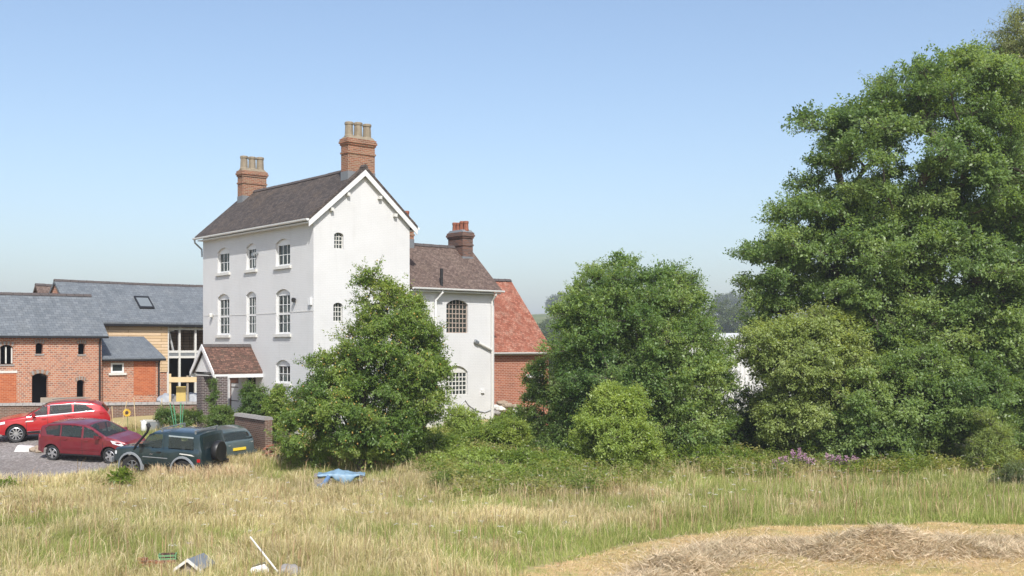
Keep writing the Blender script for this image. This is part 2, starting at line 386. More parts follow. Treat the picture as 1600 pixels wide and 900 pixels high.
# hazy summer air
hz = MB(); hz.box(-2300, 2300, -95, 3400, -3, 64); hzm = bpy.data.materials.new('summer_haze'); hzm.use_nodes = True
t_ = hzm.node_tree; t_.nodes.remove(t_.nodes['Principled BSDF']); pv = t_.nodes.new('ShaderNodeVolumePrincipled')
pv.inputs['Color'].default_value = (.86, .91, 1, 1); pv.inputs['Density'].default_value = .0005; pv.inputs['Anisotropy'].default_value = .1
t_.links.new(pv.outputs[0], t_.nodes['Material Output'].inputs['Volume'])
tag(hz.build('haze', hzm, uv=False), kind='stuff')

# ---------------------------------------------------------------- the white house
TH = math.atan2(1700, 2000); C_, S_ = math.cos(TH), math.sin(TH); HX, HY, HZ = -8.5, 46.6, .9
def L2W(s, t, z=0): return Vector((HX+C_*s-S_*t, HY+S_*s+C_*t, HZ+z))
house = empty('white_house', (HX, HY, HZ), TH, 'tall white painted brick house with brown tiled roofs and tall chimneys', 'house')
def arch(u0, u1, z0, z1, rise, n=9):
    if rise <= 0: return [(u0, z0), (u1, z0), (u1, z1), (u0, z1)]
    w = (u1-u0)/2; r = (w*w+rise*rise)/(2*rise); a = math.asin(min(1, w/r)); cx = (u0+u1)/2; cz = z1-r
    return [(u0, z0), (u1, z0)]+[(cx+r*math.sin(a-2*a*i/n), cz+r*math.cos(a-2*a*i/n)) for i in range(n+1)]
def fb(mb, fn, u0, u1, z0, z1, d0, d1, mi=0):
    return mb.hexa([fn(u0, z0, d0), fn(u1, z0, d0), fn(u1, z0, d1), fn(u0, z0, d1), fn(u0, z1, d0), fn(u1, z1, d0), fn(u1, z1, d1), fn(u0, z1, d1)], mi)
def window(par, fn, u0, u1, z0, z1, rise, cols, rows, sashes=1, fw=.085, dep=.1, sill=True, frame='trim', head=True, curtains=None, bar=.028, label=None):
    f = MB(); zt = z1-rise if head else z1
    e = .004
    fb(f, fn, u0+e, u0+fw, z0+e, zt-e, dep, dep+.07); fb(f, fn, u1-fw, u1-e, z0+e, zt-e, dep, dep+.07)
    fb(f, fn, u0+fw, u1-fw, z0+e, z0+fw, dep, dep+.07)
    if head:
        if rise > 0: f.prism([(u, v) for u, v in arch(u0+e, u1-e, zt-fw, z1-e, rise-.01)], dep-.004, dep+.075, fn)
        else: fb(f, fn, u0+fw, u1-fw, zt-fw, zt-e, dep, dep+.07)
        gz1 = zt-fw
    else: gz1 = z1
    a0, a1, b0 = u0+fw, u1-fw, z0+fw
    H = (gz1-b0)/sashes
    for k in range(sashes):
        lo, hi = b0+k*H, b0+(k+1)*H
        if k: fb(f, fn, a0, a1, lo-.045, lo+.045, dep+.004, dep+.06)
        for c in range(1, cols): u = a0+(a1-a0)*c/cols; fb(f, fn, u-bar/2, u+bar/2, lo, hi, dep+.012, dep+.05)
        for r_ in range(1, rows): z = lo+(hi-lo)*r_/rows; fb(f, fn, a0, a1, z-bar/2, z+bar/2, dep+.015, dep+.047)
    o = f.build('window', M[frame], par)
    if label: o['label'] = label
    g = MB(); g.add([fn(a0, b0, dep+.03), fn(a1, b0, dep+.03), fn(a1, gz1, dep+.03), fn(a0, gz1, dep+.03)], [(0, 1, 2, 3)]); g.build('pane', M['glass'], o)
    if sill: s = MB(); fb(s, fn, u0-.12, u1+.12, z0-.13, z0-.003, -.09, .1); s.build('sill', M['oldtrim'], o)
    if curtains:
        for ca, cb in curtains:
            cm = MB(); n = 14; vs = []
            for i in range(n+1):
                u = a0+(a1-a0)*(ca+(cb-ca)*i/n); d = dep+.2+.03*math.sin(i*2.3)
                vs += [fn(u, b0, d), fn(u, gz1, d)]
            cm.add(vs, [(2*i, 2*i+2, 2*i+3, 2*i+1) for i in range(n)]); cm.build('curtain', M['curtain'], o)
    return o
fG = lambda u, z, d: (u, d, z)
fL = lambda t, z, d: (d, t, z)
fW = lambda u, z, d: (u, .14+d, z)
W, L, EH, RZ = 5.0, 10.97, 9.62, 11.82
gw = [arch(1.02, 1.49, 8.32, 9.03, .1), arch(.98, 1.45, 5.15, 5.97, .1)]
w = MB(); w.panel([(0, -1.2), (W, -1.2), (W, EH), (W/2, RZ), (0, EH)], gw, fG, .16)
LW = [(8.03, 9.30, 7.66, 8.88, .2), (5.26, 6.24, 7.66, 8.88, .18), (2.04, 3.35, 7.66, 8.88, .2),
      (8.03, 9.30, 4.62, 6.63, .2), (5.26, 6.24, 4.62, 6.63, .18), (2.04, 3.35, 4.62, 6.63, .2), (2.04, 3.35, 2.42, 3.46, .2), (5.3, 6.2, 1.75, 2.78, 0)]
holes = [arch(*q) for q in LW]+[[(7.05, .8), (8.12, .8), (8.12, 2.62), (7.05, 2.62)]]
w.panel([(0, -1.2), (L, -1.2), (L, EH), (0, EH)], holes, fL, .14)
w.add([(W, 0, -1.2), (W, L, -1.2), (W, L, EH), (W, 0, EH)], [(0, 1, 2, 3)])
w.add([(0, L, -1.2), (W, L, -1.2), (W, L, EH), (W/2, L, RZ), (0, L, EH)], [(0, 1, 2, 3, 4)])
w.build('wall', M['white'], house)
c = MB(); c.box(.9, 4.4, .9, 10.2, -1, 9.4); c.build('added_dark_core', M['dark'], house)  # dark core box added so windows read dark, not lit white rooms
rnd = random.Random(3)
for i, q in enumerate(LW[:7]):
    cu = [[(.0, .3)], [(.62, 1)], [(0, .2), (.85, 1)], [(0, .46), (.54, 1)], [(0, .42), (.5, 1)], [(0, .48), (.55, 1)], [(.0, .3), (.7, 1)]][i]
    window(house, fL, *q, 3, 2, 2 if 3 <= i <= 5 else 1, curtains=cu)
o = window(house, fL, *LW[7], 2, 1, sill=False, frame='black')
for q in ((1.02, 1.49, 8.32, 9.03, .1), (.98, 1.45, 5.15, 5.97, .1)):
    window(house, fG, *q, 3, 4, fw=.03, dep=.1, sill=False, head=False, frame='oldtrim', bar=.03)
# door
d = MB(); fb(d, fL, 7.05, 7.13, .8, 2.62, .09, .16); fb(d, fL, 8.04, 8.12, .8, 2.62, .09, .16); fb(d, fL, 7.13, 8.04, 2.3, 2.62, .085, .16)
dr = d.build('door_frame', M['browntimber'], house)
d = MB(); fb(d, fL, 7.14, 8.03, .8, 2.29, .11, .15)
dr2 = d.build('door', M['doorgrey'], house)
for z_ in (1.42, 2.08): d = MB(); fb(d, fL, 7.14, 8.03, z_, z_+.04, .098, .11); d.build('door_rail', M['black'], dr2)
d = MB(); fb(d, fL, 7.2, 7.26, 1.52, 1.66, .08, .11); d.build('handle', M['black'], dr2)
# roof: two slabs with verge and eaves
def gable_roof(par, x0, x1, y0, y1, ez, rx, rz, m, th=.13, axis='y', name='roof', ridge=True):
    """ridge along y (or x) at rx; eaves x0,x1 at height ez"""
    P = (lambda a, b, z: (a, b, z)) if axis == 'y' else (lambda a, b, z: (b, a, z))
    mb = MB(); n = 26
    for e in (x0, x1):
        # slab with a faint sag and uneven courses so that the edge is not a ruled line
        vs = []
        for i in range(n+1):
            y = y0+(y1-y0)*i/n; s = -.035*math.sin(math.pi*i/n)+.008*math.sin(i*1.7)
            vs += [P(e, y, ez+s*.3), P(rx, y, rz+s), P(rx, y, rz-th*1.3+s), P(e, y, ez-th+s*.3)]
        fs = []
        for i in range(n):
            a = 4*i
            for j in range(4): fs.append((a+j, a+(j+1) % 4, a+4+(j+1) % 4, a+4+j))
        fs += [(0, 1, 2, 3), (4*n+3, 4*n+2, 4*n+1, 4*n)]
        mb.add(vs, fs)
    o = mb.build(name, m, par)
    if ridge:
        rb = MB(); k = int((y1-y0)/.45)
        for i in range(k):
            a = y0+(y1-y0)*i/k; b = y0+(y1-y0)*(i+1)/k-.02; s = -.035*math.sin(math.pi*(i+.5)/k)
            rb.prism([(-.14, -.075), (-.07, .03), (0, .065), (.07, .03), (.14, -.075)], a, b, lambda u, v, q: P(rx+u, q, rz+v+s+rnd.uniform(-.006, .006)))
        rb.build('ridge_tile', M['ridge'], o)
    return o
OV = .32
sl = (RZ+.18-(EH+.03))/(W/2)
roof = gable_roof(house, -OV, W+OV, -.2, L+.3, EH+.13-OV*sl*.55, W/2, RZ+.24, M['roof'])
# bargeboards with soffit, purlin ends, gutters
EZ = EH+.13-OV*sl*.55
for side in (-1, 1):
    xe = W/2+side*(W/2+OV)
    b = MB()
    for yy in (-.19,):
        n0 = (xe, EZ-.16); n1 = (W/2, RZ+.06)
        b.prism([(n0[0], n0[1]+.02), (n1[0], n1[1]), (n1[0], n1[1]-.27), (n0[0], n0[1]-.25)], yy, yy+.045, lambda u, v, q: (u, q, v))
    bo = b.build('bargeboard', M['trim'], house)
    s = MB(); s.prism([(xe, EZ-.20), (W/2, RZ-.02), (W/2, RZ-.06), (xe, EZ-.24)], -.14, -.003, lambda u, v, q: (u, q, v)); s.build('soffit', M['trim'], house)
    for f_ in (.33, .66):
        x = W/2+side*W/2*f_; z = RZ-.3-(RZ-EH)*f_
        p = MB(); p.box(x-.07, x+.07, -.17, -.003, z-.14, z); p.build('purlin_end', M['oldtrim'], house)
    g = MB(); g.prism([(-.075, 0), (-.065, -.06), (-.03, -.095), (.03, -.095), (.065, -.06), (.075, 0)], -.18, L+.28, lambda u, v, q: (xe+side*.06+u, q, EZ-.07+v)); g.build('gutter', M['trim'], house)
    fbd = MB(); x_ = 0 if side < 0 else W
    fbd.box(min(x_+side*.003, xe-side*.02), max(x_+side*.003, xe-side*.02), .02, L, EZ-.24, EZ-.19); fbd.build('eaves_soffit', M['trim'], house)
p = MB(); p.tube([(-.36, L+.2, EZ-.12), (-.34, L+.22, EZ-.3), (-.02, L+.12, EZ-.62), (-.02, L+.08, EZ-1)], .045); p.build('downpipe', M['greyteal'], house)
# chimneys
def chimney(par, x0, x1, y0, y1, z0, z1, m, pots, potm, ph=.72, pr=.15, along='x', cap=None, lead=None):
    mb = MB(); mb.box(x0, x1, y0, y1, z0, z1-.42)
    mb.box(x0-.035, x1+.035, y0-.035, y1+.035, z1-.80, z1-.72)
    for i, (e, h) in enumerate(((.04, .09), (.08, .1), (.05, .1))):
        zz = z1-.42+sum(q[1] for q in ((.04, .09), (.08, .1), (.05, .1))[:i]); mb.box(x0-e, x1+e, y0-e, y1+e, zz, zz+h)
    o = mb.build('chimney', M[m], par)
    cm = MB(); cm.taper(x0-.02, x1+.02, y0-.02, y1+.02, z1-.13, z1, .82); cm.build('flaunching', M[cap or 'pot'], o)
    lf = MB()
    zl = lead if lead is not None else z0
    for k in range(3): lf.box(x0-.012, x1+.012, y0-.012, y1+.012, z0+.002, zl)
    lf = MB(); lf.box(x0-.014, x1+.014, y0-.014, y1+.014, z0, zl); lf.build('flashing', M['lead'], o)
    for i in range(pots):
        t = (i+.5)/pots
        c_ = ((x0+(x1-x0)*t, (y0+y1)/2) if along == 'x' else ((x0+x1)/2, y0+(y1-y0)*t))
        pm = MB(); r = pr
        h = ph+rnd.uniform(-.04, .04)
        k = 8
        pm.lathe([(r*1.12, z1-.06), (r*1.12, z1+.02), (r*1.02, z1+.05), (r*.92, z1+h-.14), (r*1.06, z1+h-.12), (r*1.08, z1+h-.03), (r*.9, z1+h), (r*.7, z1+h), (r*.7, z1+h-.3)], (c_[0], c_[1], 0), k)
        pm.build('chimney_pot', M[potm], o)
    return o
chimney(house, 1.78, 3.18, .1, .68, RZ-.75, 13.38, 'chimbrick', 3, 'pot', .66, .19, lead=RZ-.02)
chimney(house, 1.8, 3.15, 10.25, 10.8, RZ-.75, 13.2, 'chimbrick', 3, 'pot', .66, .2, lead=RZ-.05)
# small wall fittings on the house
for (t, z, dy) in ((9.85, 5.5, .12), (1.55, 6.0, .12)):
    l = MB(); l.lathe([(.03, 0), (.09, .02), (.1, .16), (.04, .2)], (-.1, t, z), 10); l.bar((-.1, t, z+.1), (.0, t, z+.1), .05, .05); l.build('wall_lamp', M['oldtrim' if t > 3 else 'black'], house)
l = MB(); l.box(-.24, -.003, 5.02, 5.12, 8.34, 8.42); l.box(-.3, -.2, 4.98, 5.16, 8.26, 8.36); l.build('security_camera', M['greyteal'], house)
l = MB(); l.box(-.1, -.003, .1, .32, 5.85, 6.15); l.build('alarm_box', M['trim'], house)
l = MB(); l.tube([(-.02, 10.9, 5.62), (-.02, 6, 5.56), (-.02, .02, 5.6)], .007, 5); l.build('wall_cable', M['oldtrim'], house)
# wing
wx0, wx1, wd, we, wr, wry = W, 10.13, 4.5, 6.76, 8.98, 2.35
w = MB(); WW = [(7.21, 8.51, 4.7, 6.28, .22), (7.2, 8.49, 1.74, 3.14, .3)]
w.panel([(wx0, -1.2), (wx1, -1.2), (wx1, we), (wx0, we)], [arch(*q) for q in WW], fW, .16)
w.add([(wx1, .14, -1.2), (wx1, wd, -1.2), (wx1, wd, we), (wx1, wry, wr-.1), (wx1, .14, we)], [(0, 1, 2, 3, 4)])
w.add([(wx0, wd, -1.2), (wx1, wd, -1.2), (wx1, wd, we), (wx0, wd, we)], [(0, 1, 2, 3)])
w.build('wing_wall', M['white'], house)
c = MB(); c.box(5.3, 9.6, 1.2, 4.2, -1, 6.4); c.build('added_dark_core', M['dark'], house)  # added dark box, keeps the wing windows dark
window(house, fW, *WW[0], 6, 7, fw=.035, dep=.1, sill=False, head=False, frame='oldframe', bar=.04)
window(house, fW, 7.2, 8.49, 1.74, 3.14, .3, 6, 5, fw=.04, dep=.1, sill=False, frame='oldtrim', bar=.045)
wroof = gable_roof(house, -.2, wd+.2, W+.01, wx1+.2, we+.06, wry, wr+.08, M['wingroof'], axis='x', name='wing_roof')
g = MB(); g.prism([(-.075, 0), (-.065, -.06), (-.03, -.095), (.03, -.095), (.065, -.06), (.075, 0)], W+.02, wx1+.3, lambda u, v, q: (q, -.26+u, we+.02+v)); g.build('gutter', M['trim'], house)
g = MB(); g.box(W+.02, wx1+.18, -.16, .13, we-.16, we-.1); g.build('eaves_soffit', M['trim'], house)
p = MB(); p.tube([(6.72, -.25, we-.07), (6.72, -.25, we-.18), (6.52, .04, we-.55), (6.52, .04, we-1), (6.52, .05, 0)], .055); p.build('downpipe', M['trim'], house)
p = MB(); p.tube([(9.95, -.25, we-.07), (9.95, -.22, we-.2), (9.93, .05, we-.5), (9.93, .05, 0)], .055); p.tube([(8.97, .04, 4.27), (9.88, .04, 3.9)], .06); p.build('downpipe', M['oldtrim'], house)
p = MB(); p.tube([(8.85, .04, 4.33), (9.05, .04, 4.24)], .09); p.build('overflow_hopper', M['greyteal'], house)
p = MB(); p.tube([(6.78, -.05, we+.12), (6.78, -.05, we+.95)], .075, 10); p.build('vent_pipe', M['black'], house)
p = MB(); p.box(9.28, 9.46, .05, .138, 1.8, 1.98); p.build('wall_vent', M['trim'], house)
p = MB(); p.tube([(8.3, .11, 1.5), (8.5, .11, 1.25), (9.0, .11, .95), (9.5, .11, .85), (9.9, .11, .95)], .018, 5); p.tube([(6.6, .11, .7), (7.4, .11, .75), (8.3, .11, 1.5)], .016, 5); p.build('wall_cable', M['greyteal'], house)
chimney(house, 9.36, 10.0, 1.66, 2.86, wr-1.1, 9.87, 'sootbrick', 4, 'redpot', .42, .13, 'y', cap='lead', lead=wr-.45)
lit = MB()
chimney(house, 6.12, 6.72, 2.1, 2.9, wr-.6, 10.2, 'chimbrick', 2, 'redpot', .4, .13, 'x', lead=wr+.25)
# porch, ridge along -x
PY, PR, PE, PHW, PQ = 5.8, 4.12, 2.92, 1.2, 2.42
pr = MB()
for s in (-1, 1):
    y = PY+s*PHW
    n = 12; vs = []
    for i in range(n+1):
        x = -PQ+(PQ-.004)*i/n; q = .012*math.sin(i*1.9)
        vs += [(x, y, PE+q), (x, PY, PR+q), (x, PY, PR-.13+q), (x, y, PE-.1+q)]
    fs = []
    for i in range(n):
        a = 4*i
        for j in range(4): fs.append((a+j, a+(j+1) % 4, a+4+(j+1) % 4, a+4+j))
    fs += [(0, 1, 2, 3), (4*n+3, 4*n+2, 4*n+1, 4*n)]
    pr.add(vs, fs)
porch = pr.build('porch_roof', M['porchroof'], house)
rb = MB()
for i in range(6):
    a = -PQ+.01+i*.4; rb.prism([(-.13, -.08), (-.07, .02), (0, .055), (.07, .02), (.13, -.08)], a, a+.385, lambda u, v, q: (q, PY+u, PR+v))
rb.build('ridge_tile', M['ridge'], porch)
g = MB(); g.prism([(PY-PHW+.12, PE-.02), (PY+PHW-.12, PE-.02), (PY, PR-.22)], -PQ+.14, -PQ+.2, lambda u, v, q: (q, u, v)); g.build('porch_gable', M['trim'], porch)
for s in (-1, 1):
    g = MB(); g.prism([(PY+s*(PHW+.05), PE-.02), (PY+s*.0, PR+.04), (PY, PR-.2), (PY+s*(PHW+.05), PE-.26)], -PQ-.03, -PQ+.02, lambda u, v, q: (q, u, v)); g.build('bargeboard', M['trim'], porch)
    g = MB(); y = PY+s*PHW; g.box(-PQ+.03, -.005, y-.03+s*.02, y+.03+s*.02, PE-.27, PE-.11); g.build('fascia', M['trim'], porch)
g = MB(); g.box(-PQ+.16, -.006, PY-PHW+.06, PY+PHW-.06, PE-.2, PE-.15); g.build('porch_ceiling', M['oldtrim'], porch)
for y in (6.3, 4.78):
    g = MB(); g.box(-2.32, -1.78, y-.27, y+.27, -.8, PE-.205); g.box(-2.35, -1.75, y-.3, y+.3, -.8, .35); g.build('porch_pier', M['darkbrick'], house)
g = MB(); g.box(-1.7, -.01, 4.9, 8.3, -.6, .78); g.build('door_step', M['coping'], house)

# ---------------------------------------------------------------- brick extension with red roof (its own building)
EXO = (9.3, 1.1)
ext = empty('brick_extension', L2W(*EXO, -.5), TH, 'orange red brick building with steep red tiled roof behind the white house', 'building')
fE = lambda u, z, d: (u, d, z)
el = 14.6-9.3; ee, er = 4.3, 8.17
w = MB(); ewin = arch(3.95, 4.75, 1.9, 2.95, 0)
w.panel([(0, -.8), (el, -.8), (el, ee), (0, ee)], [ewin], fE, .14)
w.add([(el, 0, -.8), (el, 6.4, -.8), (el, 6.4, ee), (el, 3.2, er-.1), (el, 0, ee)], [(0, 1, 2, 3, 4)])
w.add([(0, 0, -.8), (0, 6.4, -.8), (0, 6.4, ee), (0, 3.2, er-.1), (0, 0, ee)], [(0, 1, 2, 3, 4)])
w.add([(0, 6.4, -.8), (el, 6.4, -.8), (el, 6.4, ee), (0, 6.4, ee)], [(0, 1, 2, 3)])
w.build('wall', M['rearbrick'], ext)
window(ext, fE, 3.95, 4.75, 1.9, 2.95, 0, 2, 2, label=None)
l = MB(); fb(l, fE, 3.75, 4.95, 2.955, 3.12, -.012, .1); l.build('lintel', M['trim'], ext)
c = MB(); c.box(.4, el-.5, 1, 5.5, -.8, 4); c.build('added_dark_core', M['dark'], ext)  # added dark box behind the extension window
gable_roof(ext, -.22, 6.6, -.2, el+.12, ee+.02, 3.2, er, M['redroof'], axis='x')
g = MB(); g.prism([(-.07, 0), (-.06, -.06), (.06, -.06), (.07, 0)], .0, el+.16, lambda u, v, q: (q, -.3+u, ee-.04+v)); g.build('gutter', M['trim'], ext)
g = MB(); g.box(0, el+.1, -.22, -.004, ee-.18, ee-.1); g.build('fascia', M['oldtrim'], ext)

# ---------------------------------------------------------------- brick barn, lean-to, boarded barn, far gable
def barn_origin(s, t): return L2W(s, t, .6)
b1 = empty('brick_barn', barn_origin(-2.9, 17.1), TH, 'red brick barn with small arched openings and grey slate roof behind the red cars', 'barn')
# local: u = s+2.9, z local = house z-.6
holes = [arch(-5.06, -4.43, 2.56, 3.54, .13), arch(-3.35, -2.98, 3.08, 3.63, .09), arch(-1.22, -.86, 3.05, 3.62, .09), arch(-3.53, -2.74, .55, 2.08, .16), arch(-1.29, -.89, .8, 1.7, .1), arch(-7.6, -6.9, 3.0, 3.6, .1)]
w = MB(); w.panel([(-14, -1), (0, -1), (0, 4.0), (-14, 4.0)], holes, fE, .25)
w.add([(0, 0, -1), (0, 5, -1), (0, 5, 4), (0, 2.5, 6.1), (0, 0, 4)], [(0, 1, 2, 3, 4)])
w.add([(-14, 0, -1), (-14, 5, -1), (-14, 5, 4), (-14, 2.5, 6.1), (-14, 0, 4)], [(0, 1, 2, 3, 4)])
w.add([(-14, 5, -1), (0, 5, -1), (0, 5, 4), (-14, 5, 4)], [(0, 1, 2, 3)])
w.build('wall', M['redbrick'], b1)
c = MB(); c.box(-13.5, -.5, 1.2, 4.5, -1, 3.7); c.build('added_dark_core', M['dark'], b1)  # added dark box so the barn openings read dark
# brick arches over openings: each one a curved band of headers
for (u0, u1, z0, z1, r) in ((-5.06, -4.43, 2.56, 3.54, .13), (-3.35, -2.98, 3.08, 3.63, .09), (-1.22, -.86, 3.05, 3.62, .09), (-3.53, -2.74, .55, 2.08, .16), (-1.29, -.89, .8, 1.7, .1)):
    a = arch(u0-.06, u1+.06, z0, z1, r)[2:]; m_ = MB()
    for i in range(len(a)-1):
        (ua, za), (ub, zb) = a[i], a[i+1]; k = .04
        m_.add([fE(ua, za+.004, -.012), fE(ub, zb+.004, -.012), fE(ub+(ub-(u0+u1)/2)*.18, zb+.19, -.012), fE(ua+(ua-(u0+u1)/2)*.18, za+.19, -.012)], [(0, 1, 2, 3)], i % 2)
    m_.build('brick_arch', [M['chimbrick'], M['coping']], b1)
    s_ = MB(); fb(s_, fE, u0-.05, u1+.05, z0-.09, z0-.004, -.03, .2); s_.build('sill', M['coping'], b1)
p = MB(); fb(p, fE, -7.4, -4.28, .3, 2.1, -.012, -.002); p.build('infill_panel', M['newbrick'], b1)
o = p = MB(); fb(p, fE, -5.1, -4.24, 2.12, 2.24, -.03, -.004); p.build('lintel', M['oldtrim'], b1)
p = MB(); fb(p, fE, -5.06, -5.0, 2.6, 3.4, .1, .16); fb(p, fE, -4.78, -4.72, 2.6, 3.44, .1, .16); fb(p, fE, -4.5, -4.44, 2.6, 3.4, .1, .16); p.build('window_frame', M['oldtrim'], b1)
gable_roof(b1, -.2, 5.2, -14.2, .3, 4.02, 2.4, 6.26, M['slate'], axis='x')
g = MB(); g.box(-14.1, .28, -.28, -.16, 3.88, 3.98); g.build('gutter', M['black'], b1)
g = MB(); g.tube([(-.12, -.2, 3.9), (-.12, -.06, 3.6), (-.12, -.06, -.4)], .05); g.build('downpipe', M['black'], b1)
le = empty('brick_outhouse', barn_origin(-2.5, 17.5), TH, 'small brick outhouse with hipped slate roof and orange infill panel beside brick barn', 'outhouse')
w = MB(); w.panel([(-.35, -1), (2.96, -1), (2.96, 2.78), (-.35, 2.78)], [arch(.23, .94, 2.04, 2.57, 0)], fE, .2)
w.add([(2.96, 0, -1), (2.96, 3.6, -1), (2.96, 3.6, 2.78), (2.96, 0, 2.78)], [(0, 1, 2, 3)]); w.build('wall', M['redbrick'], le)
c = MB(); c.box(0, 2.6, .8, 3.4, -1, 2.5); c.build('added_dark_core', M['dark'], le)  # added dark box behind the outhouse window
p = MB(); fb(p, fE, 1.48, 2.7, .8, 2.63, -.012, -.002); p.build('infill_panel', M['newbrick'], le)
window(le, fE, .23, .94, 2.04, 2.57, 0, 1, 1, fw=.09, dep=-.02)
r_ = MB(); A0, A1, B0, B1 = (-.34, -.2, 2.82), (3.2, -.2, 2.82), (-.34, 2.3, 4.02), (2.95, 2.3, 4.02)
C0, C1 = (3.2, 3.8, 2.82), (2.95, 2.5, 4.02)
r_.add([A0, A1, B1, B0], [(0, 1, 2, 3)]); r_.add([A1, C0, C1, B1], [(0, 1, 2, 3)]); r_.add([B0, B1, C1, (-.34, 2.5, 4.02)], [(0, 1, 2, 3)])
dn = lambda q: (q[0], q[1], q[2]-.1)
r_.add([A0, A1, dn(A1), dn(A0)], [(0, 1, 2, 3)]); r_.add([A1, C0, dn(C0), dn(A1)], [(0, 1, 2, 3)]); r_.add([dn(A0), dn(A1), dn(C0), (-.34, 3.8, 2.72)], [(0, 1, 2, 3)])
r_.build('roof', M['slate'], le)
g = MB(); g.box(-.3, 3.2, -.28, -.19, 2.66, 2.76); g.tube([(2.86, -.2, 2.7), (2.86, -.06, 2.4), (2.86, -.06, -.4)], .05); g.build('gutter', M['black'], le)
b2 = empty('boarded_barn', barn_origin(-3, 21.2), TH, 'long slate roofed barn with pale timber boarding and tall glazed end bay', 'barn')
# u = s+3
w = MB(); w.panel([(0, 1.95), (5.46, 1.95), (5.46, 4.8), (0, 4.8)], [], fE, .1); cl = w.build('timber_cladding', M['clad'], b2)
w = MB(); w.panel([(0, -1), (5.46, -1), (5.46, 1.95), (0, 1.95)], [], lambda u, z, d: (u, .05+d, z), .1)
w.add([(0, 0, -1), (0, 6, -1), (0, 6, 4.8), (0, 3, 7.2), (0, 0, 4.8)], [(0, 1, 2, 3, 4)]); w.add([(0, 6, -1), (12, 6, -1), (12, 6, 4.8), (0, 6, 4.8)], [(0, 1, 2, 3)])
w.add([(12, 0, -1), (12, 6, -1), (12, 6, 4.8), (12, 3, 7.2), (12, 0, 4.8)], [(0, 1, 2, 3, 4)])
w.build('wall', M['redbrick'], b2)
w = MB()
w.box(8.2, 12, 0, .1, -1, 4.8)
w.build('side_cladding', M['clad'], b2)
w = MB()
for u in (5.48, 6.2, 7.2, 8.1): fb(w, fE, u-.055, u+.06, -.6, 4.62, .02, .14)
for z in (4.5, 3.14, 2.82): fb(w, fE, 5.5, 8.16, z-.07, z+.07, .03, .13)
gl = w.build('glazing_frame', M['oldtrim'], b2)
w = MB(); fb(w, fE, 5.5, 8.16, 2.9, 3.08, .05, .1); w.build('floor_edge', M['greyteal'], b2)
w = MB()
for i in range(9): u = 5.3+i*.42; w.box(u, u+.07, 2.2, 2.35, 2.9, 4.8)
w.box(5.2, 9, 2.35, 2.45, 2.9, 4.8); w.build('stud_wall', M['clad'], b2)
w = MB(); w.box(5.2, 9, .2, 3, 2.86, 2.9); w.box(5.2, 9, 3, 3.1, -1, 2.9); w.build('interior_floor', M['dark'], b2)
w = MB(); w.bar((5.6, .3, 4.55), (6.0, .5, 3.2), .08, .08); w.box(5.65, 5.95, .2, .5, 4.35, 4.5); w.build('site_lamp', M['trim'], b2)
gable_roof(b2, -.25, 6.2, -.1, 12.2, 4.86, 3, 7.3, M['slate'], axis='x')
w = MB(); w.box(-.05, 12, -.3, -.02, 4.62, 4.74); w.build('fascia', M['black'], b2)
sk = MB()
fs_ = lambda u, k, d: (u, -.25+3.25*k, 4.86+(7.3-4.86)*k+d)
def rbox(mb, u0, u1, k0, k1, d0, d1, mi=0): mb.hexa([fs_(u0, k0, d0), fs_(u1, k0, d0), fs_(u1, k1, d0), fs_(u0, k1, d0), fs_(u0, k0, d1), fs_(u1, k0, d1), fs_(u1, k1, d1), fs_(u0, k1, d1)], mi)
for a in ((4.1, 4.18, .33, .62), (4.92, 5.0, .33, .62), (4.18, 4.92, .33, .36), (4.18, 4.92, .59, .62)): rbox(sk, *a, .01, .1)
so = sk.build('skylight', M['black'], b2)
sk = MB(); rbox(sk, 4.18, 4.92, .36, .59, .03, .07); sk.build('pane', plain('skylight_glass', (.16, .18, .19), .3, 0, var=.1), so)
fg = empty('distant_gable', barn_origin(-2.6, 31), TH, 'far house whose brown tiled gable peeks above the slate barn roofs', 'house')
w = MB(); w.add([(.8, -1.5, -1), (.8, 1.5, -1), (.8, 1.5, 5.6), (.8, 0, 7.25), (.8, -1.5, 5.6)], [(0, 1, 2, 3, 4)]); w.box(.81, 2.2, -1.45, 1.45, -1, 5.6); w.build('wall', M['gardenbrick'], fg)
gable_roof(fg, -1.8, 1.8, .5, 2.3, 5.5, 0, 7.4, M['wingroof'], axis='x')

